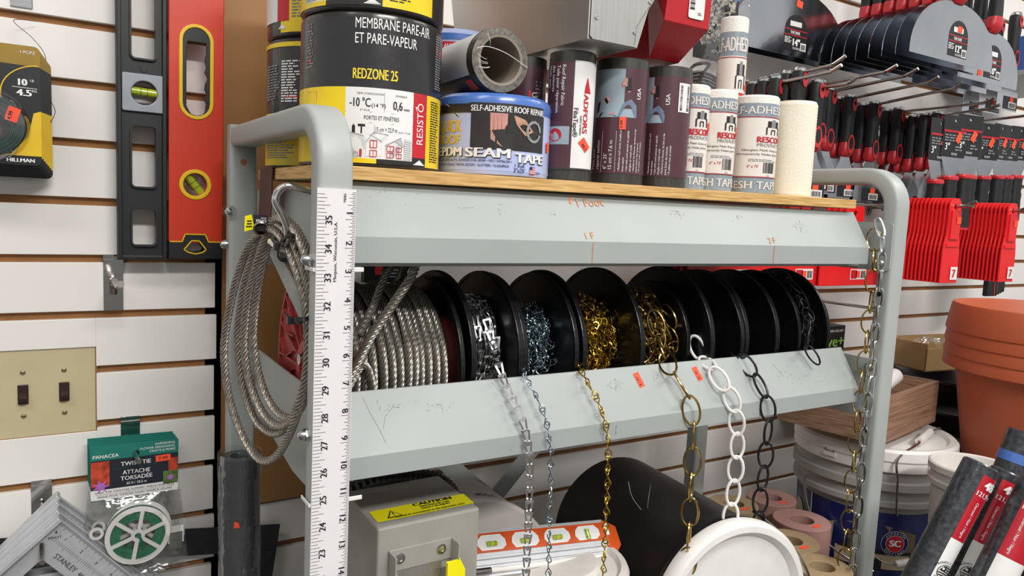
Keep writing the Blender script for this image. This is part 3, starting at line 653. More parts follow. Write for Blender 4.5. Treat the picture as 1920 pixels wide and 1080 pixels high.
# ------------------------------------------------------------------ rolls on the board
def th(px, xc, hw): return asin(max(-1, min(1, (px - xc) / hw)))
HSG = M('house_print_grey', '#d3d4d6', 0.5, var=0.02); HSG2 = M('house_print_shadow', '#b9bbbf', 0.5, var=0.02)
DARKLAB = M('charcoal_label', '#262527', 0.3, var=0.06, scale=12, coat=0.3, bump=0.2, bscale=60)
def membrane(name, label, cx, cy, z, r, h, turn=0.0, full=True, group=None):
    t = thing(name, label, 'membrane roll', (cx, cy, z), group)
    mb = MB(); mb.lathe([(0.03, 0.001), (r - .003, 0), (r - .0006, .002), (r, .005), (r, h - .005), (r - .0006, h - .002), (r - .003, h), (.03, h - .001), (.03, .001)], MEMB, (cx, cy, z), seg=96); mb.build('roll', t)
    f = cylmap(cx, cy, z, r, face_phi(cx, cy) + turn); D = lambda a: radians(a) * r
    mb = MB(); v1 = .0755 if full else .058
    lab = lambda a, b, u0, u1, m, w=.0004: mb.quad(f, D(a), D(b), u0, u1, m, w, nu=max(2, int((b - a) / 4)))
    lab(-100, 95, .004, h - .006, DARKLAB, .0002)
    lab(-100, -19.5, .004, v1, YELLOW); lab(-19.5, 34.5, .0085, v1, PAPER); lab(-19.5, 34.5, .004, .0085, YELLOW); lab(5, 34.5, .004, .0085, DARKLAB, .0006)
    lab(34.5, 49.5, .0125, v1, REDINK); lab(49.5, 95, .004, v1, YELLOW)
    mb.build('label', t)
    if not full: return t
    mb = MB(); u = lambda a: D(a); RL = REDINK
    mb.text('MEMBRANE PARE-AIR', f, u(-13), .1305, .0098, WHITEINK, w=.0785, bold=0.3); mb.text('ET PARE-VAPEUR', f, u(-13), .1165, .0098, WHITEINK, w=.0615, bold=0.3)
    mb.text('REDZONE 25', f, u(-14), .0835, .0098, YELINK, w=.0425, bold=1)
    mb.text('-10 °C', f, u(-16), .0575, .0082, INK, w=.0195, bold=1); mb.text('(14 °F)', f, u(0.5), .0575, .0035, INK); mb.text('0,6', f, u(17), .0565, .0082, INK, w=.0095, bold=1); mb.text('mm', f, u(26), .0565, .003, INK)
    mb.text("TEMP. D'APPLICATION", f, u(-11), .069, .0018, GREYINK); mb.text('ÉPAISSEUR', f, u(19), .069, .0018, GREYINK); mb.text('ET PLUS', f, u(-8), .0535, .0018, GREYINK)
    mb.text('PORTES ET FENÊTRES', f, u(-5), .0455, .0038, INK, w=.034, bold=.6); mb.text('15 cm × 22,9 m', f, u(4), .0348, .0042, INK, w=.021, bold=.6); mb.text('(6 po × 75 pi)', f, u(22), .0348, .0016, GREYINK)
    for v in (.0525, .0425): mb.line(f, [(u(-19.5), v), (u(0), v), (u(17), v), (u(34.5), v)], .00035, GREYINK)
    mb.line(f, [(u(10), .054), (u(10), .072)], .00035, GREYINK); mb.line(f, [(u(3), .032), (u(3), .041)], .00035, GREYINK)
    mb.poly(f, [(u(-14), .032), (u(-11.5), .032), (u(-11.5), .0385), (u(-12.7), .041), (u(-14), .0385)], INK); mb.quad(f, u(-9.5), u(-4), .0385, .041, INK); mb.quad(f, u(-7.4), u(-6.2), .032, .039, INK)
    mb.text('RESISTO', f, u(45.2), .026, .0085, WHITEINK, w=.040, rot=pi / 2, bold=.6)
    mb.line(f, [(u(38.5), .058), (u(36.8), .062), (u(39), .061), (u(40), .064)], .0008, WHITEINK)
    mb.poly(f, [(u(37), .0065), (u(47), .0065), (u(42), .0105)], WHITEINK, .0009); mb.quad(f, u(36), u(48), .0055, .0063, WHITEINK, .0009)
    mb.scribble(f, u(-62), u(-50), .095, .138, 14, GREYINK); mb.scribble(f, u(60), u(75), .084, .138, 22, GREYINK); mb.scribble(f, u(55), u(72), .01, .072, 26, INK)
    mb.scribble(f, u(-60), u(-52), .1, .104, 1, REDINK); mb.quad(f, u(62), u(75), .118, .126, REDINK)
    mb.line(f, [(u(-56), .071), (u(-46), .071), (u(-46), .062)], .0004, ORANGE)
    mb.build('lettering', t)
    mb = MB()   # line drawing of a house
    P = lambda L, m, w=.0007: mb.poly(f, [(u(a), b) for a, b in L], m, w)
    P([(-19.5, .0095), (-19.5, .026), (-6, .0095)], HSG2, .0005); P([(-19.5, .026), (-15, .033), (-5, .030), (1.5, .021), (-3, .017)], HSG); P([(-1, .031), (3, .034), (14, .032), (9, .025)], HSG); P([(11.5, .0225), (24, .0305), (27, .0225), (19, .012), (12, .013)], HSG2)
    P([(-3, .0105), (-3, .024), (1, .030), (9, .024), (9, .011)], PAPER, .0009); P([(12, .0095), (12, .022), (19, .0265), (26, .021), (26, .0095)], PAPER, .0009); P([(27, .0095), (27, .03), (33.5, .029), (33.5, .0095)], HSG, .0009)
    for a, b, c, d in ((0, 5, .019, .026), (0, 5, .0105, .0165), (12.8, 18, .0165, .0215), (12.8, 18, .0105, .015), (20.5, 24.5, .0165, .0205), (20.5, 24.5, .0105, .0145), (-7.5, -6.3, .0105, .017)):
        mb.line(f, [(u(a), c), (u(b), c), (u(b), d), (u(a), d), (u(a), c)], .0007, REDINK, .0012); mb.line(f, [(u((a + b) / 2), c), (u((a + b) / 2), d)], .0005, REDINK, .0012)
    for L in ([(-19.5, .026), (-15, .033)], [(-15, .033), (-5, .030)], [(-3, .024), (1, .031), (9, .025)], [(1, .031), (3, .034), (14, .032)], [(12, .022), (19, .0265), (26, .021)], [(12, .022), (24, .0305)]): mb.line(f, [(u(a), b) for a, b in L], .0004, GREYINK, .0013)
    for i in range(6): mb.line(f, [(u(-19.5), .012 + i * .002), (u(-6 - i * 1.4), .0095 + i * .0018)], .00025, GREYINK, .001)
    for i in range(9): mb.line(f, [(u(27), .011 + i * .002), (u(33.5), .0105 + i * .002)], .0003, GREYINK, .0012)
    mb.line(f, [(u(-18), .0095), (u(-9), .0095), (u(-9), .0145), (u(-18), .0145), (u(-18), .0095)], .0003, GREYINK, .0014); mb.scribble(f, u(-17), u(-10), .0102, .014, 3, GREYINK, .0014)
    mb.build('house_drawing', t)
    return t
G1 = 'black and yellow membrane rolls on the board'
cx, cy, r = .0766, .098, .072
membrane('membrane_roll', 'large black and yellow membrane roll reading REDZONE 25 with a house drawing', cx, cy, bz(cx), r, .1465)
membrane('membrane_roll', 'membrane roll cut off by the top of the photo, resting on the REDZONE 25 roll', cx, cy, bz(cx) + .1475, .0722, .147, turn=-0.75)
bx, by = .078, .2435
def membrane_back(z, turn, label, up):
    t = membrane('membrane_roll', label, bx, by, z, .0715, .1465, turn=turn, full=False)
    f = cylmap(bx, by, z, .0715, face_phi(bx, by)); D = lambda a: radians(a) * .0715
    mb = MB()
    if not up:
        mb.quad(f, D(-90), D(10), .004, .063, YELLOW, .0008, 20); mb.quad(f, D(-90), D(10), .136, .141, YELLOW, .0008, 20)
        mb.scribble(f, D(-72), D(-48), .078, .118, 13, GREYINK, .0012); mb.scribble(f, D(-46), D(-26), .075, .122, 16, WHITEINK, .0012); mb.quad(f, D(-40), D(-27), .079, .0825, REDINK, .0012)
        mb.text('RESISTO', f, D(-60), .0555, .0048, INK, w=.018, lift=.0014); mb.scribble(f, D(-70), D(-30), .012, .034, 8, SCUFF, .0012)
    else:
        mb.quad(f, D(-90), D(-53), .0165, .1, PAPER, .0008, 8); mb.quad(f, D(-53), D(-38), .0165, .1, REDINK, .0008, 5); mb.quad(f, D(-38), D(10), .0045, .1, YELLOW, .0008, 12)
        mb.poly(f, [(D(-51), .008), (D(-41), .008), (D(-46), .013)], WHITEINK, .0012); mb.scribble(f, D(-35), D(-15), .02, .06, 12, SCUFF, .0012)
    mb.build('side_label', t)
membrane_back(bz(bx), 0.9, 'membrane roll with small grey print at the back left of the board', False)
membrane_back(bz(bx) + .1475, 0.9, 'membrane roll on top of the rear left stack beside the brown hardboard', True)

# blue roof seam tape
TBLUE = M('seam_tape_blue', '#4b74bf', 0.3, var=0.05, coat=0.5, bump=.1, bscale=60); TPALE = M('seam_tape_pale_blue', '#b4bfe6', 0.3, var=0.1, scale=9, coat=0.4, bump=.1, bscale=50)
PHOTOD = M('photo_dark', '#2f2b2c', 0.35, var=.2, scale=40); SKINP = M('photo_hand', '#c98f86', 0.4, var=.1, scale=60); PHOTOB = M('photo_tan', '#b98f78', 0.4, var=.1, scale=60); GOLD = M('print_gold', '#e9bd2c', 0.4, var=.05); NAVY = M('print_navy', '#27315f', .4, var=.03)
qx, qy, qr, qz = .2188, .086, .0648, bz(.2188)
t = thing('seam_tape_roll', 'squat blue seam tape roll reading QUICK ROOF EPDM SEAM TAPE', 'tape roll', (qx, qy, qz))
mb = MB(); H = .0868
mb.lathe([(.032, .0), (qr - .005, 0), (qr - .001, .0015), (qr + .0004, .006), (qr, .012)], TPALE, (qx, qy, qz), seg=80)
mb.lathe([(qr, .012), (qr, .068), ], TPALE, (qx, qy, qz), seg=80)
mb.lathe([(qr, .068), (qr + .0006, .078), (qr - .001, .083), (qr - .006, H), (.034, H - .001), (.032, H - .004), (.032, 0)], TBLUE, (qx, qy, qz), seg=80); mb.build('roll', t)
f = cylmap(qx, qy, qz, qr, face_phi(qx, qy)); A = lambda px: th(px, 925, 113) * qr; V = lambda py: (327 - py) / 157 * .0855 - .0005
mb = MB(); Q = lambda a, b, c, d, m, w=.0007: mb.quad(f, A(a), A(b), V(c), V(d), m, w, nu=max(2, int(abs(A(b) - A(a)) / .004)))
Q(819, 1031, 316, 221, TPALE, .0004); Q(884, 1020, 276, 204, PHOTOD); Q(880, 1018, 206, 187, PHOTOD); Q(822, 880, 206, 189, PHOTOD, .0006)
mb.poly(f, [(A(819), V(214)), (A(862), V(214)), (A(838), V(190))], PHOTOD, .0009); mb.line(f, [(A(819), V(214)), (A(863), V(214)), (A(838), V(189)), (A(819), V(208))], .0007, PAPER, .001)
mb.poly(f, [(A(921), V(256)), (A(921), V(238)), (A(952), V(228)), (A(998), V(246)), (A(962), V(277)), (A(940), V(268))], PHOTOB, .0009)
for i in range(4): mb.poly(f, [(A(920 + i * 7), V(240 - i)), (A(919 + i * 7), V(206)), (A(926 + i * 7), V(206)), (A(926 + i * 7), V(238 - i))], SKINP, .0011)
mb.poly(f, [(A(946), V(233)), (A(945), V(206)), (A(951), V(206)), (A(951), V(226))], SKINP, .0012); mb.poly(f, [(A(962), V(208)), (A(984), V(215)), (A(1000), V(236)), (A(985), V(246)), (A(968), V(226))], PHOTOB, .0012)
mb.poly(f, [(A(950), V(244)), (A(963), V(240)), (A(963), V(206)), (A(955), V(206))], INK, .0013)
mb.add([f(A(1001) + .011 * cos(k * .5), V(236) + .012 * sin(k * .5), .0014) for k in range(13)] + [f(A(1001) + .008 * cos(k * .5), V(236) + .009 * sin(k * .5), .0014) for k in range(13)], [(k, k + 1, 14 + k, 13 + k) for k in range(12)], SCUFF)
mb.build('label', t)
mb = MB(); mb.text('SELF-ADHESIVE ROOF REPAIR', f, A(884), V(203), .0062, WHITEINK, w=A(1017) - A(884), lift=.0013)
mb.text('QUICK', f, A(827), V(243), .0125, GOLD, w=A(867) - A(827), lift=.0012, bold=1.2); mb.text('ROOF', f, A(827), V(266), .0095, GOLD, w=A(866) - A(827), lift=.0012, bold=1.2)
for dx, m, l in ((.0008, INK, .0014), (0, PAPER, .0018)):
    mb.text('EPDM', f, A(827) + dx, V(290) - dx, .0095, m, w=A(869) - A(827), lift=l, bold=2.4); mb.text('SEAM', f, A(877) + dx, V(291) - dx, .0098, m, w=A(957) - A(877), lift=l, bold=2.4); mb.text('TAPE', f, A(968) + dx, V(298) - dx, .0098, m, w=A(1019) - A(968), lift=l, bold=2.4)
mb.text('DOUBLE SIDED BUTYL ADHESIVE FOR: EPDM • TPO • HYPALON •', f, A(826), V(300), .0027, NAVY, w=A(962) - A(826), lift=.0012, bold=.8); mb.text('MODIFIED ASPHALT METAL ROOFS • GUTTERS • FLASHINGS', f, A(826), V(309), .0027, NAVY, w=A(957) - A(826), lift=.0012, bold=.8)
mb.text('1 Roll', f, A(968), V(307.5), .0034, NAVY, w=.011, lift=.0012); mb.text("3\"x25'", f, A(966), V(317), .0042, NAVY, w=.0135, lift=.0012)
for i in range(7): mb.quad(f, A(996), A(1007), V(305 + i * 2) - .001, V(305 + i * 2), REDINK if i % 2 == 0 else PAPER, .0012)
mb.quad(f, A(996), A(1001), V(311), V(304), NAVY, .0014); mb.text('U.S.A.', f, A(1008), V(318), .003, NAVY, lift=.0012, w=.008); mb.build('lettering', t)
mb = MB(); sticker(mb, f, A(1029), V(261), .007, .011, 0, None, .002); mb.build('price_sticker', t)
# a second one stacked behind
for i in range(2):
    zz = bz(.24) + i * .0885; bxx, byy, R = .258, .265, .052
    t = thing('seam_tape_roll', ('blue tape roll mostly hidden behind the membrane roll, under another' if i == 0 else 'blue tape roll with a red ALMOST EVERYTHING banner behind the lying fabric roll'), 'tape roll', (bxx, byy, zz))
    mb = MB(); hh = .087 if i == 0 else .105
    mb.lathe([(.03, 0), (R - .004, 0), (R, .005), (R, hh - .008), (R - .006, hh), (.03, hh - .002), (.03, 0)], TPALE if i else TBLUE, (bxx, byy, zz), seg=64); mb.build('roll', t)
    if i:
        f = cylmap(bxx, byy, zz, R, face_phi(bxx, byy)); mb = MB(); mb.quad(f, -.07, .06, .076, .087, REDINK, .0006, 24); mb.text('STICKS TO ALMOST EVERYTHING', f, -.045, .079, .0055, WHITEINK, lift=.0012, w=.09); mb.quad(f, -.07, .06, .09, .098, TBLUE, .0006, 24); mb.text('ROOF REPAIR', f, -.045, .06, .011, INK, w=.075, lift=.001); mb.build('label', t)

# black mesh fabric rolls with plum labels
MESHB = M('black_fabric_mesh', '#35342f', 0.45, var=0.35, scale=350, stretch=(1, 1, 0.2), coat=0.5, bump=.2, bscale=60); PLUM = M('plum_label', '#54333c', 0.32, var=0.05, scale=20, coat=0.25, bump=.06, bscale=50); PHOTOG = M('photo_grey_blue', '#9fb0bb', .35, var=.15, scale=25); JEANS = M('photo_jeans', '#7888a0', .4, var=.2, scale=90); PLAID = M('photo_plaid', '#3a2430', .4, var=.4, scale=200); CORE = M('cardboard_core', '#8d8475', .7, var=.1); FEDGE = M('fabric_roll_edge', '#6f6b62', .7, var=.45, scale=260)
def fabric(label, cx, cy, r, h, kind, turn=0.0, z=None, parent_only=False):
    z = bz(cx) if z is None else z
    t = thing('roof_fabric_roll', label, 'fabric roll', (cx, cy, z))
    mb = MB(); mb.lathe([(r * .68, 0), (r - .001, 0), (r, .001), (r, h - .001), (r - .001, h)], MESHB, (cx, cy, z), seg=56); mb.lathe([(r - .001, h), (r * .72, h), (r * .68, h - .004), (r * .68, 0)], FEDGE, (cx, cy, z), seg=56); mb.build('roll', t)
    f = cylmap(cx, cy, z, r, face_phi(cx, cy) + turn); a = lambda d: radians(d) * r
    mb = MB(); mb.quad(f, a(-178), a(178), .0125, h - .0125, PLUM, .0004, 60)
    if kind == 'logo':
        mb.quad(f, a(6), a(82), .0145, h - .0115, PAPER, .0007, 16); mb.quad(f, a(-90), a(0), .0405, .0605, PHOTOG, .0007, 10)
        mb.poly(f, [(a(-36 + 18 * cos(k * .52)), .051 + .0075 * sin(k * .52)) for k in range(12)], REDINK, .001); mb.poly(f, [(a(-52 + 14 * cos(k * .52)), .0485 + .005 * sin(k * .52)) for k in range(12)], SKINP, .0012)
        mb.quad(f, a(-90), a(90), .0125, .0145, MESHB, .001, 20)
    elif kind in ('photo', 'photo2'):
        o = 0 if kind == 'photo' else -38
        mb.quad(f, a(-90 + o), a(36 + o), .078, h - .0135, PHOTOG, .0007, 20); mb.quad(f, a(8 + o), a(36 + o), .088, h - .0135, PLUM, .0009, 6)
        mb.poly(f, [(a(-52 + o), .083), (a(-50 + o), .095), (a(-28 + o), .101), (a(-24 + o), .095)], PLAID, .0012)
        mb.poly(f, [(a(-30 + o), .101), (a(-24 + o), .0955), (a(6 + o), .113), (a(3 + o), .118)], SKINP, .0013); mb.poly(f, [(a(2 + o), .115), (a(12 + o), .113), (a(16 + o), .121), (a(8 + o), .1235)], SKINP, .0015); mb.poly(f, [(a(12 + o), .109), (a(22 + o), .11), (a(20 + o), .124), (a(13 + o), .122)], INK, .0017)
        mb.poly(f, [(a(-22 + o), .081), (a(-14 + o), .081), (a(20 + o), .108), (a(16 + o), .109)], SKINP, .0013); mb.poly(f, [(a(-4 + o), .0785), (a(6 + o), .094), (a(22 + o), .099), (a(34 + o), .092), (a(36 + o), .0785)], JEANS, .0016); mb.poly(f, [(a(-46 + o), .0785), (a(-40 + o), .0835), (a(-10 + o), .08), (a(-6 + o), .0785)], INK, .0012)
    mb.build('label', t)
    mb = MB(); R = pi / 2
    if kind == 'logo':
        for i, s in enumerate(('Roof Repair Fabric', 'Toile pour réparation', 'des toitures', 'Malla para', 'reparar techos')): mb.text(s, f, a(-24 - i * 14), .128, .0042, WHITEINK, rot=-R, bold=.4, lift=.001)
        mb.text('FibaTape®', f, a(8), .081, .0052, INK, rot=-R, bold=.8, lift=.0012); mb.text('ADFORS', f, a(32), .097, .0062, REDINK, rot=-R, bold=1.6, lift=.0012, w=.043); mb.text('SAINT-GOBAIN', f, a(24), .073, .0022, INK, rot=-R, lift=.0012)
        mb.poly(f, [(a(32), .098), (a(52), .098), (a(40), .116), (a(34), .105)], REDINK, .0012)
    elif kind in ('photo', 'photo2'):
        o = 0 if kind == 'photo' else -36
        for i, s in enumerate(('des toitures', 'Malla para', 'reparar techos')):
            if kind == 'photo': mb.text(s, f, a(-66 + i * 13), .0175, .004, WHITEINK, rot=R, bold=.4, lift=.001)
        if kind == 'photo':
            mb.text("6\" x 25'", f, a(-22), .0175, .0042, WHITEINK, rot=R, bold=.6, lift=.001); mb.text('15 cm x 7,6 m', f, a(-11), .0175, .0042, WHITEINK, rot=R, bold=.6, lift=.001); mb.line(f, [(a(-34), .014), (a(-34), .062)], .0003, WHITEINK); mb.line(f, [(a(-4), .014), (a(-4), .062)], .0003, WHITEINK)
        g = lambda u, v, w=0.0: f(v - .0, u, w)
        for i, s in enumerate(('• Reinforces roof cracks, breaks and', 'loose seams', '• Use with roof cement on asphalt', 'shingles or metal roofs', '• Renforce les fissures, les bris et les', 'joints lâches des toitures', '• À utiliser avec un enduit')): mb.text(s, f, a(6 + o + i * 8), .015, .0024, WHITEINK, rot=R, bold=.1, lift=.001)
        if kind == 'photo': sticker(mb, f, a(7), .071, .0075, .0145, 0, '7.99', .0022)
        else:
            mb.quad(f, a(28), a(62), .092, h - .02, PAPER, .0012, 6); mb.bars(f, a(32), a(58), .094, h - .022, INK, 22, .0018, vert=False)
        mb.text('USA', f, a(44 if kind == 'photo' else 8), .1, .005, WHITEINK, rot=R, bold=1, lift=.001)
    else:
        mb.text('USA', f, a(18), .104, .0065, WHITEINK, rot=-R, bold=1, lift=.001); mb.quad(f, a(8), a(16), .098, .106, REDINK, .001); mb.scribble(f, a(28), a(50), .07, .12, 12, GREYINK)
    mb.build('lettering', t)
    if kind == 'logo':
        mb = MB(); sticker(mb, f, a(40), .041, .0095, .0145, .75, '7.99', .0016); mb.build('price_sticker', t)
    return t
fabric('plum and white fabric roll reading ADFORS FibaTape, standing beside the blue seam tape', .3008, .0515, .0265, .1445, 'logo')
fabric('plum fabric roll with a photo of a man drilling and one orange price sticker', .3790, .0578, .0324, .1470, 'photo')
fabric('plum fabric roll with a barcode, standing left of the white mesh rolls', .4515, .0557, .0303, .1470, 'photo2')
fabric('plum fabric roll half hidden behind the white ADFORS label roll', .283, .122, .0245, .146, 'plain')
# one lying on the blue tape, end towards the viewer
lx, lz, lr = .2045, 1.4505, .0345
t = thing('roof_fabric_roll', 'black fabric roll lying on the blue seam tape, hollow end facing out', 'fabric roll', (lx, .12, lz - lr))
mb = MB(); mb.lathe([(lr * .74, .0), (lr * .8, -.001), (lr - .0006, .0), (lr, .003), (lr, .15)], MESHB, (lx, .052, lz), (.06, 1, 0), 56)
mb.lathe([(lr, .15), (lr * .74, .15)], FEDGE, (lx, .052, lz), (.06, 1, 0), 56); mb.lathe([(lr * .985, -.0004), (lr * .80, -.0012), (lr * .78, .003)], FEDGE, (lx, .052, lz), (.06, 1, 0), 56); mb.build('roll', t)
MB().lathe([(lr * .79, -.0014), (lr * .79, .15), (lr * .70, .15), (lr * .70, -.001), (lr * .79, -.0014)], CORE, (lx, .052, lz), (.06, 1, 0), 48).build('core', t)
mb = MB(); lab = [(lr + .0005, .012), (lr + .0005, .13)]
mb.lathe(lab, PAPER, (lx, .052, lz), (.06, 1, 0), 24, a0=radians(150), a1=radians(240)); mb.lathe([(lr + .0007, .012), (lr + .0007, .03)], ORANGE, (lx, .052, lz), (.06, 1, 0), 6, a0=radians(120), a1=radians(142)); mb.lathe(lab, PLUM, (lx, .052, lz), (.06, 1, 0), 30, a0=radians(240), a1=radians(330)); mb.build('label', t)
mb = MB(); rr = random.Random(5); mb.tube(spline([(lx - .031, .0475, lz + .008), (lx - .018, .047, lz + .011), (lx + .005, .0468, lz + .007), (lx + .032, .047, lz - .004)], 6), .0004, WHITEINK, 5)
for i in range(7):
    a = rr.uniform(2.2, 3.6); mb.tube(spline([(lx + lr * .9 * cos(a), .0475, lz + lr * .9 * sin(a)), (lx + lr * .75 * cos(a + .1), .044, lz + lr * .7 * sin(a + .15)), (lx + lr * .6 * cos(a + .3), .046, lz + lr * .55 * sin(a + .2))], 4), .0002, WHITEINK, 4)
mb.build('loose_threads', t)

# white fibreglass mesh rolls
MESHW = M('white_fibreglass_mesh', '#f1eee6', 0.5, var=.05, scale=420, bump=.35, bscale=420); BANDB = M('label_blue_grey', '#8e9ca6', .35, var=.12, scale=300, coat=.4); IVORY = M('label_ivory', '#e9e2da', .35, var=.03, scale=60, coat=.4); MARO = M('label_maroon', '#a63a4a', .4, var=.03)
MESHC = M('cream_fibreglass_mesh', '#efe9d6', 0.6, var=.04, scale=300, bump=.3, bscale=500)
def meshroll(label, cx, cy, r, h, turn=0.0, labelled=True, z=None):
    z = bz(cx) if z is None else z
    t = thing('mesh_tape_roll', label, 'mesh roll', (cx, cy, z))
    mb = MB()
    if labelled: prof = [(r * .5, 0), (r - .001, 0), (r, .002), (r, h - .003), (r - .002, h - .0005), (r * .75, h), (r * .6, h - .003), (r * .5, h - .004), (r * .5, 0)]
    else:
        prof = [(r * .5, 0), (r - .001, 0)] + [(r + (.0005 if i % 2 else 0), .002 + i * (h - .006) / 60) for i in range(61)] + [(r - .002, h), (r * .75, h), (r * .5, h - .004), (r * .5, 0)]
    mb.lathe(prof, MESHW if labelled else MESHC, (cx, cy, z), seg=56); mb.build('roll', t)
    if labelled:
        f = cylmap(cx, cy, z, r, face_phi(cx, cy) + turn); a = lambda d: radians(d) * r; mb = MB(); k = h / .135
        mb.quad(f, a(-95), a(95), .001, h - .012 * k, BANDB, .0004, 40); mb.quad(f, a(-95), a(95), .022 * k, h - .030 * k, IVORY, .0008, 40)
        for v in (.022 * k, h - .0315 * k): mb.quad(f, a(-72), a(95), v, v + .0014, MARO, .0011, 34)
        mb.quad(f, a(-72), a(-69), .022 * k, h - .030 * k, MARO, .0011, 2); mb.build('label', t)
        mb = MB(); mb.text('SELF-ADHESIVE', f, a(-82), h - .0265 * k, .0105 * k, IVORY, w=a(190), lift=.0012, bold=1.2); mb.text('MESH TAPE', f, a(-68), .0065 * k, .0105 * k, IVORY, w=a(150), lift=.0012, bold=1.2)
        mb.text('RESCOM', f, a(8), .070 * k, .0078 * k, REDINK, w=a(78), lift=.0014, bold=1.8); mb.text('PRODUCTS', f, a(8), .0645 * k, .0042 * k, GREYINK, w=a(78), lift=.0014)
        for i in range(3): mb.quad(f, a(32 + i * 13), a(43 + i * 13), .0905 * k, (.101 - .002 * abs(i - 1)) * k, INK if i != 1 else GREYINK, .0014)
        mb.line(f, [(a(30), .0805 * k), (a(30), .09 * k), (a(72), .0905 * k), (a(72), .0805 * k)], .002, INK, .0014); mb.line(f, [(a(44), .0805 * k), (a(44), .087 * k), (a(56), .087 * k), (a(56), .0805 * k)], .0015, INK, .0014)
        mb.text('Fiberglass Mesh Grips and', f, a(-28), .058 * k, .0028, INK, w=a(110), lift=.0013, bold=.6); mb.text('Permanently Hides Joints', f, a(-42), .0525 * k, .0028, INK, w=a(120), lift=.0013, bold=.6); mb.scribble(f, a(-10), a(70), .044 * k, .048 * k, 2, GREYINK, .0012)
        mb.text("6\" x 75'", f, a(-12), .0355 * k, .0034, REDINK, lift=.0013); mb.bars(f, a(28), a(64), .0285 * k, .043 * k, INK, 16, .0012); mb.scribble(f, a(38), a(52), .0245 * k, .0262 * k, 1, GREYINK, .0012); mb.build('lettering', t)
        mb = MB(); sticker(mb, f, a(88), .082 * k, .007, .010, 0, None, .002); mb.build('price_sticker', t)
    return t
meshroll('white mesh tape roll pressed against the barcoded plum roll, mostly hidden', .500, .0585, .0215, .1335, turn=-.25)
meshroll('white RESCOM mesh tape roll, middle of the three labelled mesh rolls', .5438, .053, .0226, .1315, turn=-.12)
meshroll('widest white RESCOM mesh tape roll, right of the other labelled mesh rolls', .6211, .0585, .0303, .1325)
meshroll('plain cream mesh roll without a label at the right end of the row', .7025, .058, .0298, .1335, labelled=False)
meshroll('tall white mesh roll standing behind the labelled row, next to the black tubing bag', .6655, .150, .0205, .262, turn=-.2)

# mud pans lying on the fabric rolls
PAN = M('brushed_stainless', '#c9cac8', 0.36, 0.85, var=.08, scale=8, stretch=(30, 1, 1)); REDPL = M('red_plastic', '#b7202a', .32, var=.04)
def pan(label, name, front, back, mat, lipw, parts):
    t = thing(name, label, 'mud pan', tuple(sum((Vector(p) for p in front), Vector()) / len(front)))
    mb = MB(); n = len(front); th_ = .0016
    V = [Vector(p) for p in front] + [Vector(p) for p in back]      # open-topped trough: front ring and back ring run left top, left bottom, right bottom, right top
    F = [tuple(range(n)), tuple(range(n, 2 * n))[::-1]] + [(i, i + 1, n + i + 1, n + i) for i in range(n - 1)]
    mb.add(V, F, mat); o = mb.build('trough', t)
    s_ = o.modifiers.new('sheet', 'SOLIDIFY'); s_.thickness = th_; s_.offset = 0
    b = o.modifiers.new('bevel', 'BEVEL'); b.width = .0012; b.segments = 2; b.limit_method = 'ANGLE'
    parts(t); return t
def pan_parts(t):
    y = -.0042; mb = MB(); f = wallmap(0, y, 0)
    mb.plate(f, [(.2815, 1.5775), (.2815, 1.4795), (.285, 1.4765), (.346, 1.4765), (.348, 1.482), (.345, 1.4985), (.367, 1.53), (.385, 1.5775)], PAN, t=.001, bev=.0003)
    mb.line(f, [(.3435, 1.479), (.3445, 1.4985), (.3665, 1.531)], .0008, SCUFF, .0012); mb.build('end_plate', t)
    mb = MB()
    for x, z in ((.2885, 1.4995), (.3425, 1.4925), (.362, 1.5285)): mb.lathe([(.0028, 0), (.0026, .0007), (.0018, .0008), (.0017, .0003), (0, .0003)], PAN, (x, y - .0008, z), (0, -1, 0), 18)
    mb.build('weld_spots', t)
pan('stainless steel mud pan lying across the standing fabric rolls', 'mud_pan',
    [(.2800, -.002, 1.60), (.2800, -.002, 1.4765), (.3485, -.002, 1.4765), (.386, -.002, 1.60)], [(.2775, .325, 1.60), (.2775, .29, 1.4765), (.3485, .29, 1.4765), (.386, .325, 1.60)], PAN, .004, pan_parts)
def red_parts(t):
    f = plane((.4245, -.0022, 1.5145), (1, 0, .0), (0, -.03, 1)); mb = MB(); mb.plate(f, rrect(-.0015, .0235, .008, .07, .003), PAPER, t=.0002)
    mb.bars(f, .0, .0075, .018, .06, INK, 22, .0006, vert=False); mb.scribble(f, .013, .0205, .013, .0165, 2, GREYINK, .0006); mb.quad(f, .004, .0215, .038, .06, ORANGE, .0009); mb.text('$11.99', f, .006, .041, .005, INK, w=.013, lift=.0012); mb.build('barcode_label', t)
t = thing('mud_pan', 'red plastic mud pan with a barcode label, beside the stainless pan', 'mud pan', (.43, .1, 1.476))
mb = MB()
fr_ = [(.3935, -.004, 1.585), (.389, .0, 1.5145), (.4585, .0, 1.5145), (.459, -.004, 1.585)]
md = [(.372, .0, 1.5145), (.405, .040, 1.4845), (.4555, .040, 1.4825), (.4585, .0, 1.5145)]
V = [fr_[0], fr_[1], fr_[2], fr_[3], (.408, .043, 1.4815), (.455, .043, 1.4815), (.408, .27, 1.4765), (.455, .27, 1.4765), (.405, .31, 1.585), (.474, .31, 1.585), (.402, .05, 1.585)]
mb.add(V, [(0, 1, 2, 3), (1, 4, 5, 2), (4, 6, 7, 5), (6, 8, 9, 7), (2, 5, 7, 9, 3), (0, 10, 1), (1, 10, 4), (10, 8, 6, 4)], REDPL); o = mb.build('trough', t)
s_ = o.modifiers.new('sheet', 'SOLIDIFY'); s_.thickness = .0018; s_.offset = 0; b = o.modifiers.new('bevel', 'BEVEL'); b.width = .0015; b.segments = 2; b.limit_method = 'ANGLE'
red_parts(t)

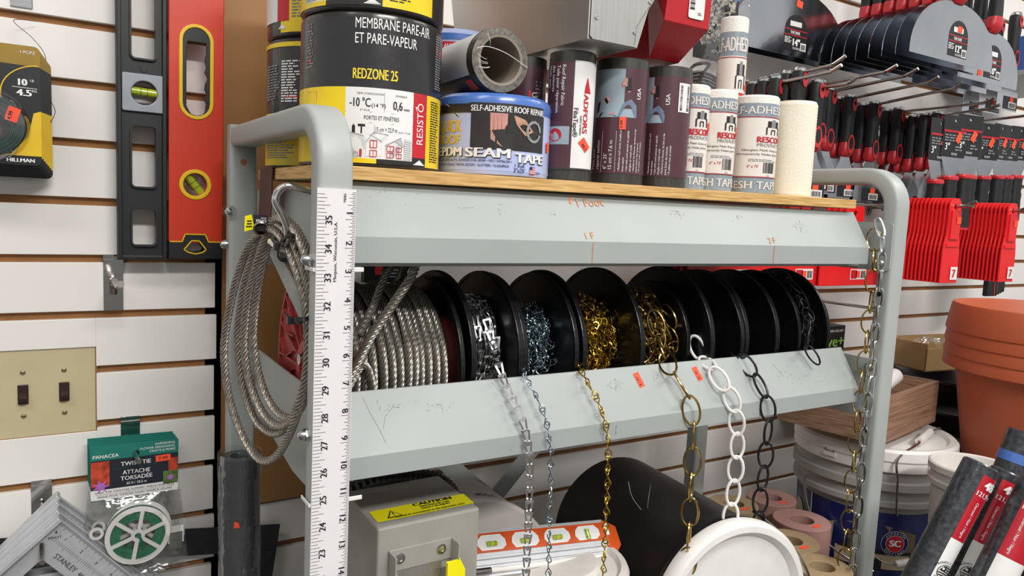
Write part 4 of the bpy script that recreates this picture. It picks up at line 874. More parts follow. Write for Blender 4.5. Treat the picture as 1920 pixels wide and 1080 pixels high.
# bag of black tubing behind
t = thing('tubing_bag', 'clear bag of coiled black tubing with a crinkled black photo card reading ACTUAL SIZE', 'bag', (.67, .205, bz(.67)))
CRINK = M('card_crinkle_photo', '#3a3a38', .3, var=1.0, scale=130); CRINK.node_tree.nodes['Color Ramp'].color_ramp.elements[0].position = .42; CRINK.node_tree.nodes['Color Ramp'].color_ramp.elements[1].position = .62; CRINK.node_tree.nodes['Color Ramp'].color_ramp.elements[1].color = (.5, .48, .42, 1)
CRINK.node_tree.nodes['Noise Texture'].inputs['Detail'].default_value = 8; CRINK.node_tree.nodes['Noise Texture'].inputs['Distortion'].default_value = 1.2
f = wallmap(0, .1985, 0); mb = MB(); mb.slab(f, .631, .7225, 1.536, 1.675, .0008, INK)
mb.poly(f, [(.634, 1.575), (.648, 1.556), (.664, 1.561), (.678, 1.566), (.692, 1.576), (.706, 1.572), (.715, 1.60), (.719, 1.665), (.655, 1.672), (.64, 1.61)], CRINK, .0011); mb.quad(f, .697, .7225, 1.634, 1.675, TBLUE, .0012); mb.text('ACTUAL SIZE  Ø', f, .669, 1.5485, .0042, WHITEINK, w=.04, lift=.0013); mb.build('card', t)
mb = MB()
for i in range(7):
    R = .062 + i * .0052; P = [(.665 + R * cos(a) * .9, .206, 1.425 + R * sin(a) * 1.0) for a in [k * 2 * pi / 40 for k in range(40)]]; mb.tube(P, .0026, BLACKPL, 8, True)
mb.tube(spline([(.62, .204, 1.50), (.64, .203, 1.525), (.672, .203, 1.532), (.66, .203, 1.515), (.645, .203, 1.49)], 6), .0026, BLACKPL, 8); mb.build('tubing', t)
mb = MB(); rr = random.Random(4); nx, nz = 14, 22
for sgn, y0 in ((-1, .197), (1, .216)):
    V = [(.596 + .158 * i / nx, y0 + rr.uniform(-.0012, .0012) - sgn * .006 * (abs(i / nx * 2 - 1) ** 2), bz(.67) + .002 + .36 * j / nz) for j in range(nz + 1) for i in range(nx + 1)]
    mb.add(V, [(j * (nx + 1) + i, j * (nx + 1) + i + 1, (j + 1) * (nx + 1) + i + 1, (j + 1) * (nx + 1) + i) for j in range(nz) for i in range(nx)], BAG, True)
mb.build('clear_bag', t)
# ------------------------------------------------------------------ left wall: switch plate, hooks, hanging goods
PLATE = M('ivory_switch_plate', '#c9bd97', 0.45, var=.05, scale=15); TOGGLE = M('brown_toggle', '#33231f', .35, var=.1); SCREW = M('plate_screw', '#a89c80', .35, .6)
t = thing('light_switch', 'ivory wall plate with two dark brown toggle switches, let into the slat wall', 'light switch', (-.237, .487, .962))
f = wallmap(-.237, .4905, 1.0195); mb = MB(); mb.plate(f, rrect(-.083, .0765, -.0575, .0575, .002), PLATE, t=.006, bev=.0018, w=.000); mb.build('wall_plate', t)
for dx in (-.049 + .046 - .0045, .046 - .007):
    x = dx; mb = MB(); mb.plate(f, rrect(x - .0056, x + .0056, -.0125, .0125, .0006), TOGGLE, t=.003, bev=.0004, w=.0042); mb.build('toggle_frame', t)
    mb = MB(); mb.hexa([f(x - .0042, -.004, .004), f(x + .0042, -.004, .004), f(x + .0042, .0045, .004), f(x - .0042, .0045, .004), f(x - .0036, -.0085, .015), f(x + .0036, -.0085, .015), f(x + .0036, -.0025, .0165), f(x - .0036, -.0025, .0165)], TOGGLE); mb.build('toggle', t, bevel=.0006)
    for v in (.0292, -.0292):
        mb = MB(); mb.lathe([(.0034, .003), (.003, .0042), (.0015, .0047), (0, .0048)], SCREW, f(x, v, 0), (0, -1, 0), 16); mb.quad(f, x - .003, x + .003, v - .0004, v + .0004, TOGGLE, .0049); mb.build('screw', t)
def bracket(mb, x, z, wd, h, m=CHROME):      # slat wall clip: lip in the groove and a plate below
    mb.box(x - wd / 2, x + wd / 2, YW - .0005, YW + .006, z + .001, z + .0085, m); mb.box(x - wd / 2, x + wd / 2, YW - .004, YW - .0005, z - .004, z + .002, m)
    mb.box(x - wd / 2, x + wd / 2, YW - .002, YW - .0004, z - h, z - .003, m)
def peg(x, z, yt, up, label, bend=.03, wd=.024, h=.068, r=.003, name='slat_hook', zr=0.0):
    t = thing(name, label, 'hook', (x, YW - .002, z))
    mb = MB(); bracket(mb, x, z, wd, h); mb.build('plate', t)
    mb = MB(); P = [(x, YW - .003, z - .045), (x, YW - .006, z - .032), (x, YW - .014, z - .026)]
    P = spline([(x, YW - .003, z - .045), (x, YW - .007, z - .03), (x, YW - .022, z - .0255), (x, yt + bend + .01, z - .0245 + zr), (x, yt + bend - .004, z - .0225 + zr), (x, yt, z - .0245 + up + zr)], 6); mb.tube(P, r, STEELROD, 10); mb.build('rod', t); return t
gz = lambda k: G0 - k * P3 - .0105
peg(-.1385, gz(4) + .0025, .37, .006, 'short chrome hook below the black level, left of the orange level', bend=.03, r=.0045, zr=-.001)
t = thing('slat_hook', 'chrome hook plate at the top left corner above the yellow wire packages', 'hook', (-.237, YW, 1.51)); mb = MB(); mb.box(-.249, -.2255, YW - .002, YW - .0003, 1.5125, 1.57, STEEL); mb.build('plate', t, bevel=.001)
peg(-.119, gz(7) + .0035, .368, .003, 'chrome hook holding the twist tie packs', bend=.02, zr=.001, h=.05)
peg(-.226, gz(8) + .0035, .36, .003, 'chrome hook holding the grey speed squares', bend=.02, zr=-.031, h=.06)

# picture wire packs
OLIVE = M('card_olive_gold', '#9c7c1c', .35, var=.05, coat=.3); CARDBLK = M('card_black', '#17171a', .35, var=.05, coat=.3); CARDYEL = M('card_yellow', '#ecc21d', .35, var=.06, scale=20, coat=.3); DGREEN = M('dark_green_wire', '#16423a', .35, var=.3, scale=150); LENS = clear('blister', gloss=.35, rough=.06, bump=.12, bscale=20)
def wire_pack(i, y, label):
    x1, x0, z0, z1 = -.2185 + .0019 * i, -.330 + .0019 * i, 1.3165 - .0024 * i, 1.4555 - .0016 * i
    t = thing('picture_wire_pack', label, 'picture wire', (x0 + .055, y, z0), 'hanging packs of picture wire')
    f = wallmap(0, y, 0); mb = MB(); hole = circ(-.2625, 1.4475, .004, 12)
    mb.plate(f, rrect(x0, x1, z0, z1, .0065), CARDBLK, [hole], t=.0012); mb.build('card', t)
    mb = MB(); mb.poly(f, [(x0, 1.436), (x1, 1.432)] + [(x1 - .0065 + .0065 * cos(a), z1 - .0065 + .0065 * sin(a)) for a in (0, .4, .8, 1.2, 1.57)] + [(x0, z1)], OLIVE, .0008)
    arc = [(-.2155 + .0395 * cos(a) - .0035, 1.399 + .0345 * sin(a)) for a in [1.62 + k * .16 for k in range(15)]]; mb.line(f, arc, .0012, CARDYEL, .0011)
    mb.poly(f, [(x1, 1.381), (x1, z0 + .011), (-.30, z0 + .011), (-.30, 1.325), (-.25, 1.3285), (-.232, 1.35), (-.226, 1.378)], CARDYEL, .0008); mb.build('print', t)
    if i == 0:
        mb = MB(); mb.text('1 PC/PZ', f, -.2235, 1.4465, .0032, WHITEINK, w=.0145, align='r', bold=.8, lift=.0012)
        mb.text('10', f, -.2405, 1.4095, .0075, WHITEINK, bold=1.8, lift=.0014); mb.text('LB', f, -.2288, 1.4145, .0026, WHITEINK, lift=.0014); mb.text('4.5', f, -.2425, 1.3975, .0075, WHITEINK, bold=1.8, lift=.0014, w=.0145); mb.text('KG', f, -.2272, 1.4025, .0026, WHITEINK, lift=.0014); mb.line(f, [(-.247, 1.4072), (-.222, 1.4066)], .0006, WHITEINK, .0014)
        mb.text('HILLMAN', f, -.2535, z0 + .0035, .0042, WHITEINK, w=.0275, bold=1.6, lift=.0014); mb.build('lettering', t)
        mb = MB()
        for k in range(7): R = .0225 + k * .0019; mb.tube([(-.2705 + R * cos(a), y - .006 - .0012 * (k % 2), 1.3605 + R * sin(a)) for a in [q * 2 * pi / 40 for q in range(40)]], .0012, DGREEN, 6, True)
        mb.build('wire_coil', t, label='dark green coiled picture wire')
        mb = MB(); mb.lathe([(.0415, .0), (.0405, .003), (.036, .0095), (.022, .012), (.012, .012), (.009, .0115), (0, .0115)], LENS, (-.2705, y - .001, 1.3605), (0, -1, 0), 48); mb.build('blister', t, label='clear blister dome')
        mb = MB(); sticker(mb, wallmap(-.2465, y - .0125, 1.374), 0, 0, .0125, .0165, -.3, '4.99'); mb.build('price_sticker', t)
    return t
for i in range(7): wire_pack(i, .41 + i * .0085, 'frontmost yellow and black picture wire pack with its green coil and price sticker' if i == 0 else 'black and yellow picture wire pack showing only its edge behind the front pack')
mb = MB(); mb.tube(spline([(-.222, .475, 1.497), (-.2455, .46, 1.4915), (-.227, .457, 1.474), (-.2155, .456, 1.459), (-.2125, .456, 1.447), (-.2165, .456, 1.436), (-.224, .46, 1.43)], 6), .0004, BLACKPL, 5); tag(mb.build('loose_wire'), 'thin loose wire curling above the yellow picture wire packs', 'wire')
mb = MB(); mb.tube(spline([(-.215, .46, 1.4035), (-.2085, .457, 1.399), (-.2035, .457, 1.388), (-.206, .457, 1.378), (-.212, .457, 1.369)], 6), .0004, BLACKPL, 5); tag(mb.build('loose_wire'), 'thin loose wire poking out right of the yellow picture wire packs', 'wire')

# levels
LVBLK = M('black_level_body', '#1c1d20', .45, var=.12, scale=30); LVGREY = M('level_grey_metal', '#9aa0a8', .32, .5, var=.06); VIAL = M('green_vial', '#a8b82a', .12, var=.1, coat=1); VIALDK = M('vial_line', '#20300f', .4)
LVRED = M('orange_red_level', '#d03a20', .36, var=.05, scale=8, coat=.2, bump=.08, bscale=60); LVYEL = M('level_yellow_trim', '#eac224', .35, var=.04)
t = thing('spirit_level', 'long black level with cut-out windows and a grey vial block, left of the orange level', 'level', (-.105, .445, 1.2015))
f = wallmap(0, .456, 0); mb = MB(); x0, x1 = -.1345, -.077
holes = [rrect(-.119, -.0882, a, b, .006) for a, b in ((1.2195, 1.269), (1.297, 1.3785), (1.4635, 1.60))] + [circ(-.103, 1.42, .0172, 28)]
mb.plate(f, [(x0, 1.2015), (x1, 1.2015), (x1, 1.74), (x0, 1.74)], LVBLK, holes, t=.012, bev=.0012); mb.build('web', t)
mb = MB()
for a, b in ((x0 - .0005, x0 + .0045), (x1 - .0045, x1 + .0005)): mb.box(a, b, .444, .468, 1.2015, 1.74, LVBLK)
mb.box(x0, x1, .4462, .466, 1.2015, 1.2065, LVBLK); mb.build('rail', t, bevel=.001)
for h in holes[:3]: mb = MB(); mb.sweep([(a, .448, b) for a, b in h], [(-.002, -.0012), (.002, -.0012), (.002, .0012), (-.002, .0012)], (0, 1, 0), LVBLK, True); mb.build('window_rim', t)
mb = MB(); mb.lathe([(.0045, 0), (.0042, .0008), (0, .0008)], CARDBLK, (-.1035, .45, 1.4515), (0, -1, 0), 16); mb.build('round_plug', t)
mb = MB(); mb.plate(wallmap(0, .4475, 0), rrect(-.1285, -.0785, 1.3965, 1.4435, .002), LVGREY, [circ(-.103, 1.42, .0165, 32)], t=.004, bev=.001); mb.build('vial_block', t, label='grey metal vial block')
def vial(par, c, r, L, ax):
    ax = Vector(ax).normalized(); mb = MB(); mb.lathe([(0, -L / 2), (r, -L / 2), (r, L / 2), (0, L / 2)], VIAL, c, ax, 18)
    for s_ in (-1, 1): mb.lathe([(r + .0002, s_ * .004 - .0003), (r + .0002, s_ * .004 + .0003)], VIALDK, c, ax, 18)
    mb.build('vial', par, label='green bubble vial')
vial(t, (-.103, .453, 1.422), .0055, .034, (1, 0, -.04))
t = thing('spirit_level', 'orange-red box level with yellow rimmed openings hanging beside the grey rack', 'level', (-.039, .445, 1.2035))
f = wallmap(0, .457, 0); mb = MB(); x0, x1 = -.0725, -.006
def stadium(x0, x1, z0, z1, n=10):
    r = (x1 - x0) / 2; c = (x0 + x1) / 2
    return [(c + r * cos(a), z1 - r + r * sin(a)) for a in [pi * i / n for i in range(n + 1)]] + [(c + r * cos(a), z0 + r + r * sin(a)) for a in [pi + pi * i / n for i in range(n + 1)]]
grip = [(-.0485, 1.402), (-.0455, 1.3985), (-.0385, 1.397), (-.0305, 1.399), (-.0275, 1.405), (-.0265, 1.415), (-.0285, 1.42), (-.0255, 1.427), (-.0285, 1.434), (-.0278, 1.441), (-.0245, 1.449), (-.0285, 1.456), (-.0262, 1.464), (-.0285, 1.472), (-.0262, 1.482), (-.0262, 1.492), (-.0275, 1.4955), (-.05, 1.4955), (-.0525, 1.491), (-.0525, 1.41)]
mb.plate(f, [(x0, 1.2255), (x1, 1.2255), (x1, 1.74), (x0, 1.74)], LVRED, [stadium(-.0575, -.0215, 1.396, 1.5145), circ(-.0405, 1.3045, .0165, 28)], t=.023, bev=.0016); mb.build('body', t)
mb = MB(); mb.plate(wallmap(0, .4455, 0), stadium(-.0605, -.0185, 1.393, 1.5175), LVYEL, [stadium(-.0575, -.0215, 1.396, 1.5145)], t=.003, bev=.0008); mb.build('trim_ring', t, label='yellow trim ring round the hand hole'); mb = MB(); mb.plate(wallmap(0, .4455, 0), circ(-.0405, 1.3045, .0198, 36), LVYEL, [circ(-.0405, 1.3045, .0162, 32)], t=.003, bev=.0008); mb.build('trim_ring', t, label='yellow trim ring')
mb = MB(); mb.plate(wallmap(0, .4475, 0), stadium(-.0575, -.0215, 1.396, 1.5145), LVBLK, [grip], t=.004, bev=.0006); mb.build('hand_grip', t, label='dark rubber hand grip')
mb = MB(); mb.plate(wallmap(0, .462, 0), circ(-.0405, 1.3045, .0166, 28), LENS, t=.001); mb.build('window', t)
vial(t, (-.0405, .454, 1.3045), .0058, .03, (-.62, 0, .78))
mb = MB(); cap = [(x0, 1.2035), (x1, 1.2035), (x1, 1.2255), (x0, 1.2255)]; win = [(-.055, 1.2155), (-.0495, 1.2115), (-.0405, 1.2095), (-.031, 1.2115), (-.0265, 1.2155), (-.0305, 1.221), (-.0355, 1.2275), (-.0455, 1.2275), (-.0505, 1.221)]
mb.plate(wallmap(0, .457, 0), [(x0 - .0005, 1.2035), (x1 + .0005, 1.2035), (x1 + .0005, 1.2255), (-.024, 1.2255), (-.029, 1.236), (-.052, 1.236), (-.057, 1.2255), (x0 - .0005, 1.2255)], LVBLK, [win], t=.0245, bev=.0012); mb.build('end_cap', t, label='black end cap')
mb = MB(); mb.line(wallmap(0, .4443, 0), [(x0, 1.2262), (-.0575, 1.2262), (-.0535, 1.2365), (-.0275, 1.2365), (-.0235, 1.2262), (x1, 1.2262)], .0016, LVYEL, .0004); mb.line(wallmap(0, .4443, 0), win + [win[0]], .0016, LVYEL, .0004); mb.build('trim_line', t, label='yellow trim line')

# twist tie packs
TEAL = M('card_teal', '#1f7a6e', .4, var=.05); NAVYC = M('card_navy', '#232833', .4, var=.06); TOMATO = M('photo_tomatoes', '#b9452c', .4, var=.5, scale=90); FLOWER = M('photo_flower', '#b06cc0', .4, var=.3, scale=80); LEAF = M('photo_leaves', '#53703a', .4, var=.6, scale=120); TGREEN = M('green_twist_tie', '#0f6b47', .35, var=.25, scale=200)
def twist_pack(i, y, label):
    t = thing('twist_tie_pack', label, 'twist tie pack', (-.118, y, .805), 'twist tie packs on the hook')
    dz = -.0006 * i; x0, x1 = -.1715 - .0003 * i, -.0665 - .0003 * i; f = wallmap(0, y, dz)
    hole = circ(-.118, .944, .0042, 12); mb = MB(); mb.plate(f, [(x0, .8845), (x1, .8865), (x1 + .001, .9575), (x0, .9595)], TEAL, [hole], t=.0006); mb.build('header_card', t)
    mb = MB()
    if i == 0:
        mb.quad(f, x0 + .0002, x1, .8995, .9395, NAVYC, .0005); mb.quad(f, x0, x1, .8862, .8998, PAPER, .0007); mb.quad(f, x0 + .0005, x0 + .022, .904, .938, TOMATO, .0009); mb.quad(f, x1 - .0185, x1 - .0003, .8965, .9145, LEAF, .0009); mb.quad(f, x1 - .012, x1 - .0003, .9145, .9325, TOMATO, .0009)
        fc = (x0 + .0115, .9045); mb.poly(f, [(fc[0] + (.011 if k % 2 == 0 else .0045) * cos(k * pi / 7), fc[1] + (.0095 if k % 2 == 0 else .004) * sin(k * pi / 7)) for k in range(14)], FLOWER, .0013); mb.poly(f, [(x1 - .0095 + .004 * cos(k * .7), .905 + .0035 * sin(k * .7)) for k in range(9)], FLOWER, .0013)
        W = WHITEINK; mb.text('PANACEA', f, x0 + .003, .9425, .0046, W, w=.030, bold=1, lift=.0009)
        for k, s in enumerate(('GARDENING,', 'FLOWER ARRANGING,', 'CRAFTS & MORE!')): mb.text(s, f, x1 - .003, .9525 - k * .0046, .0030, W, align='r', bold=.6, lift=.0009)
        mb.text('TWIST TIE', f, -.118, .929, .0055, W, w=.036, align='c', bold=1, lift=.0009); mb.text('ATTACHE', f, -.1175, .9172, .0055, W, w=.033, align='c', bold=1, lift=.0009); mb.text('TORSADÉE', f, -.1175, .9092, .0055, W, w=.038, align='c', bold=1, lift=.0009); mb.text('60 ft / 18.2 m', f, -.1175, .9030, .0034, W, w=.024, align='c', bold=.4, lift=.0009)
        for k in range(9): mb.quad(f, -.145 + k * .006, -.141 + k * .006, .9262, .9266, TGREEN, .0009)
        mb.text('GREAT FOR TOMATOES, FLOWERS, VINES & VEGETABLES', f, -.119, .8948, .0028, INK, w=.095, align='c', bold=.5, lift=.0011); mb.text('GRAND POUR: TOMATES, FLEURS, VIGNES & LÉGUMES', f, -.119, .8888, .0028, INK, w=.09, align='c', bold=.5, lift=.0011); mb.line(f, [(-.165, .8931), (-.072, .8931)], .0003, INK, .0011)
    else: mb.quad(f, x0, x1, .886, .8998, PAPER, .0005)
    mb.build('print', t)
    if i > 1: return t
    if i == 0: mb = MB(); sticker(mb, f, -.085, .9335, .0185, .0088, .03, '7.99', .0012); mb.build('price_sticker', t)
    c = (-.117 + .003 * i, y - .003, .833 + .004 * i); R = .0395
    mb = MB(); fr_ = plane(c, (1, 0, 0), (0, 0, 1), Vector((0, -1, 0)))
    mb.plate(fr_, circ(0, 0, R, 48), WHITEPL, [circ(0, 0, .0335, 44)], t=.0025, w=.006); mb.plate(fr_, circ(0, 0, .0085, 24), WHITEPL, [circ(0, 0, .004, 16)], t=.0025, w=.006)
    for k in range(6):
        a = k * pi / 3 + .35; mb.box(.006, .036, -.0024, .0024, .0048, .0072, WHITEPL, lambda u, v, w, a=a: fr_(u * cos(a) - v * sin(a), u * sin(a) + v * cos(a), w))
    mb.lathe([(R, -.004), (R, -.0015)], WHITEPL, c, (0, -1, 0), 48); mb.plate(fr_, circ(-R - .009, .009, .0085, 18), WHITEPL, [circ(-R - .009, .009, .005, 14)], t=.0018, w=.0)
    mb.box(R - .002, R + .018, -.022, .002, -.001, .001, WHITEPL, fr_); mb.build('spool', t, label='white spoked plastic spool')
    mb = MB(); mb.lathe([(.021, -.003), (.0385, -.003), (.0385, .0045), (.021, .0045), (.021, -.003)], TGREEN, c, (0, -1, 0), 44); mb.tube(spline([fr_(-.002, .003, .007), fr_(.003, -.004, .010), fr_(.004, -.014, .009), fr_(.006, -.022, .006)], 5), .0018, TGREEN, 6); mb.build('twist_tie', t, label='green twist tie wound on the spool')
    mb = MB(); mb.box(R + .0, R + .016, -.030, -.006, .001, .0022, STEEL, fr_); mb.build('cutter_plate', t)
    rr = random.Random(9 + i); nx, nz = 10, 12; mb = MB()
    for w0 in (.014, -.008):
        V = []
        for j in range(nz + 1):
            for k in range(nx + 1):
                e = 1 - (2 * k / nx - 1) ** 4; q = 1 - (2 * j / nz - 1) ** 4; sp = .004 + .010 * (1 - j / nz)
                V.append(f(x0 - sp + (x1 - x0 + 2 * sp) * k / nx, .775 + .1115 * j / nz, (w0 - .003) * e * q + .001 + rr.uniform(-.0008, .0008)))
        mb.add(V, [(j * (nx + 1) + k, j * (nx + 1) + k + 1, (j + 1) * (nx + 1) + k + 1, (j + 1) * (nx + 1) + k) for j in range(nz) for k in range(nx)], BAG, True)
    mb.build('clear_bag', t); return t
for i in range(5): twist_pack(i, .418 + i * .0115, 'front twist tie pack with teal header card, spoked white spool and price sticker' if i == 0 else 'twist tie pack showing only its teal header edge behind the front pack')

# speed squares
ALU = M('cast_aluminium', '#c6c8cc', .42, .35, var=.06, scale=60, bump=.06, bscale=300); ALUD = M('stamped_recess', '#5d5f63', .5, .3)
def square(i, ap, y, label):
    t = thing('speed_square', label, 'speed square', (ap[0], y, ap[1] - .12), 'speed squares hanging on the wall hook')
    a1 = radians(-49 + i * 1.2); U = Vector((cos(a1), 0, sin(a1))); V_ = Vector((-sin(a1), 0, cos(a1)))       # U runs down the ruler edge
    f = plane((ap[0], y, ap[1]), U, V_, Vector((0, -1, 0)))
    mb = MB(); L = .18
    mb.plate(f, [(0, 0), (L, 0), (0, -L)], ALU, [[(.022, -.047), (.084, -.047), (.066, -.066), (.022, -.110)]], t=.0035, bev=.0005); mb.build('plate', t)
    mb = MB(); mb.box(-.006, .0, -L, .002, -.009, .012, ALU, f); mb.build('fence', t, bevel=.001)
    mb = MB()
    for k in range(1, 110):
        u = k * .0254 / 16; ln = .0085 if k % 16 == 0 else .0065 if k % 8 == 0 else .005 if k % 4 == 0 else .0035
        mb.line(f, [(u, -.0006), (u, -.0006 - ln)], .0006, ALUD, .0022)
    if i == 0:
        for k in range(1, 7):
            mb.text(str(k), f, k * .0254 - .0022, -.0155, .0042, INK, rot=0, lift=.0024, bold=.6)
        for k in range(1, 60):
            u = k * .0254 / 8 + .006; mb.line(f, [(u, -.0195), (u, -.0195 - (.007 if k % 8 == 0 else .0045))], .0005, ALUD, .0022)
        mb.text('STANLEY', f, .030, -.038, .0068, ALUD, w=.034, bold=1, lift=.0024); mb.text('46-067', f, .069, -.038, .0058, INK, w=.022, bold=.4, lift=.0024)
        g = plane(f(.007, -.012, 0), (1, 0, 0), (0, 0, 1), Vector((0, -1, 0))); mb.text('PIVOT', g, -.009, -.0105, .0034, INK, w=.0145, bold=.2, lift=.0024); mb.poly(g, [(-.002, -.0035), (.001, -.0035), (-.0005, .0015)], ALUD, .0024)
    mb.build('markings', t); return t
for i, (ap, y) in enumerate((((-.2055, .872), .408), ((-.2065, .879), .418), ((-.2065, .8855), .43), ((-.206, .890), .442))):
    square(i, ap, y, ('front aluminium speed square stamped STANLEY 46-067', 'second aluminium speed square from the front of the fan', 'third aluminium speed square from the front of the fan', 'rearmost aluminium speed square, its corner highest of the fan')[i])
DARKST = M('dark_blued_steel', '#3a3b3e', .38, .55, var=.12, scale=30)
fb = plane((-.36, .468, .852), (1, 0, -.135), (.135, 0, 1), Vector((0, -1, 0)))
mb = MB(); mb.slab(fb, 0, .452, -.045, -.004, .0016, DARKST); mb.slab(fb, .395, .452, -.12, -.045, .0016, DARKST)
tag(mb.build('framing_square', bevel=.0004), 'dark steel framing square lying along the wall behind the speed squares', 'square')
for i in range(2):
    fb2 = plane((-.36, .458 - .006 * i, .829 - .0095 * i), (1, 0, -.085), (.085, 0, 1), Vector((0, -1, 0))); mb = MB(); mb.slab(fb2, 0, .245, -.035, 0, .0012, ALU)
    for k in range(16): mb.text(str(36 + k), fb2, .012 + k * .0145, -.0085, .0038, INK, lift=.0016)
    mb.bars(fb2, .004, .24, -.003, -.0005, ALUD, 120, .0015); tag(mb.build('steel_ruler'), ('numbered steel ruler under the speed squares, rear one', 'numbered steel ruler under the speed squares, front one')[i], 'ruler')
# dark screen roll in plastic
SCRN = M('dark_screen_fabric', '#3b3d43', .55, var=.14, scale=240, stretch=(1, 1, .12), coat=.35, bump=.15, bscale=90)
t = thing('screen_roll', 'dark grey screen roll in clear wrap standing by the rear left post of the rack', 'screen roll', (-.0125, .286, FZ)); mb = MB()
mb.lathe([(.012, FZ), (.0245, FZ), (.0245, .962), (.0238, .967), (.012, .9675), (.010, .964), (.010, FZ), (.012, FZ)], SCRN, (-.0125, .286, 0), seg=40); mb.build('roll', t)
rr = random.Random(2); mb = MB(); V = []; n = 36
for j in range(24):
    for k in range(n): a = 2 * pi * k / n; r = .0254 + .0012 * sin(3 * a + j * .9) * rr.random() + (.0015 if j > 21 else 0); V.append((-.0125 + r * cos(a) , .286 + r * sin(a), FZ + .002 + j * (.971 - FZ) / 23))
mb.add(V, [(j * n + k, j * n + (k + 1) % n, (j + 1) * n + (k + 1) % n, (j + 1) * n + k) for j in range(23) for k in range(n)], BAG, True); mb.build('clear_wrap', t)
mb = MB(); g = cylmap(-.0125, .286, .888, .0268, face_phi(-.0125, .286)); mb.poly(g, [(-.0065, -.004), (.0005, -.004), (-.001, .003), (-.006, .004)], ORANGE, .0004); mb.build('price_sticker', t)
# ------------------------------------------------------------------ right part of the back wall: hooks and knives
def long_hook(x, zw, yb, zb, yt, zt, label):
    t = thing('slat_hook', label, 'hook', (x, YW, zw)); mb = MB(); mb.tube(spline([(x, YW - .002, zw - .012), (x, YW - .012, zw), (x, yb + .02, zb - .001), (x, yb, zb + .0005), (x, yt, zt)], 5), .0034, STEELROD, 10); mb.build('rod', t)
    mb = MB(); mb.box(x - .012, x + .012, YW - .003, YW + .004, zw - .05, zw + .01, CHROME); mb.build('plate', t); return t
HK = [(1.02, 1.565, .235, 1.582, .21, 1.595), (1.004, 1.553, .226, 1.567, .205, 1.576), (1.053, 1.547, .222, 1.552, .205, 1.562), (1.172, 1.575, .227, 1.589, .205, 1.599), (1.251, 1.572, .237, 1.592, .21, 1.604), (1.325, 1.566, .232, 1.588, .21, 1.598), (1.411, 1.56, .225, 1.586, .208, 1.598), (1.547, 1.568, .229, 1.573, .208, 1.582), (1.571, 1.548, .23, 1.562, .208, 1.569), (1.72, 1.55, .225, 1.562, .205, 1.568)]
ordn = ('first', 'second', 'third', 'fourth', 'fifth', 'sixth', 'seventh', 'eighth', 'ninth', 'tenth')
for k, h in enumerate(sorted(HK)): long_hook(*h, 'long bent steel hook carrying putty knives, %s from the left' % ordn[k])
CARD2 = M('knife_card_black', '#1f1f22', .4, var=.1)
# putty knife hanging by the handle
pk = thing('putty_knife', 'x', 'putty knife', (0, 0, 0), 'putty knives hung by the handle')
fk = wallmap(0, 0, 0)
def hsec(w, d, z, n=14, p=.75): return [(w / 2 * math.copysign(abs(cos(a)) ** p, cos(a)), d / 2 * math.copysign(abs(sin(a)) ** p, sin(a)), z) for a in [2 * pi * i / n for i in range(n)]]
def loft(mb, secs, m):
    V = []; [V.extend(s) for s in secs]; n = len(secs[0]); F = [(i * n + k, i * n + (k + 1) % n, (i + 1) * n + (k + 1) % n, (i + 1) * n + k) for i in range(len(secs) - 1) for k in range(n)]
    return mb.add(V, F + [tuple(range(n))[::-1], tuple((len(secs) - 1) * n + k for k in range(n))], m, True)
mb = MB(); loft(mb, [hsec(.026, .022, .014), hsec(.030, .025, .010), hsec(.030, .026, -.02), hsec(.027, .023, -.045), hsec(.029, .025, -.07), hsec(.028, .023, -.088)], RUBBER); mb.build('handle', pk)
mb = MB(); loft(mb, [hsec(.028, .024, -.086), hsec(.034, .026, -.098), hsec(.036, .025, -.108), hsec(.032, .018, -.115), hsec(.024, .010, -.118)], REDGRIP)
mb.poly(plane((0, -.0128, 0), (1, 0, 0), (0, 0, 1), Vector((0, -1, 0))), circ(0, -.09, .0125, 16, .021), REDGRIP, .0001); mb.build('collar', pk, label='red collar')
mb = MB(); mb.poly(plane((0, -.0132, 0), (1, 0, 0), (0, 0, 1), Vector((0, -1, 0))), circ(0, -.088, .008, 14, .014), RUBBER, .0001); mb.build('collar_inset', pk)
mb = MB(); mb.plate(plane((0, -.0135, 0), (1, 0, 0), (0, 0, 1), Vector((0, -1, 0))), circ(0, -.003, .008, 16, .0145), REDGRIP, [circ(0, 0, .0045, 12)], t=.0012); mb.build('hang_hole', pk, label='red rimmed hang hole')
mb = MB(); mb.lathe([(.0125, .012), (.0125, .018), (.009, .021), (0, .021)], ZINC, (0, 0, 0), (0, 0, 1), 14); mb.build('butt_cap', pk, label='steel butt cap')
mb = MB(); mb.plate(fk, [(-.014, -.114), (.014, -.114), (.02, -.13), (.048, -.165), (.05, -.212), (-.05, -.212), (-.048, -.165), (-.02, -.13)], BLADE, t=.0012); mb.build('blade', pk)
mb = MB(); g = wallmap(0, -.0007, 0); mb.quad(g, -.018, .048, -.208, -.178, CARD2); mb.quad(g, .006, .042, -.205, -.19, PAPER, .0008); mb.bars(g, .009, .038, -.203, -.193, INK, 16, .001); sticker(mb, g, .02, -.184, .018, .012, 0, None, .001); mb.build('label', pk, label='black label with barcode and sticker'); first = [True]
def knife(p, label):
    if first[0]: pk.location = p; pk['label'] = label; first[0] = False; return pk
    return dup(pk, p, label)
KN = [((1.02, .305, 1.566), 4), ((1.004, .345, 1.5545), 3), ((1.053, .290, 1.547), 5), ((1.172, .369, 1.571), 3), ((1.251, .405, 1.569), 2), ((1.325, .405, 1.562), 2), ((1.411, .40, 1.557), 3), ((1.547, .425, 1.561), 2), ((1.571, .343, 1.547), 4)]
KN.sort()
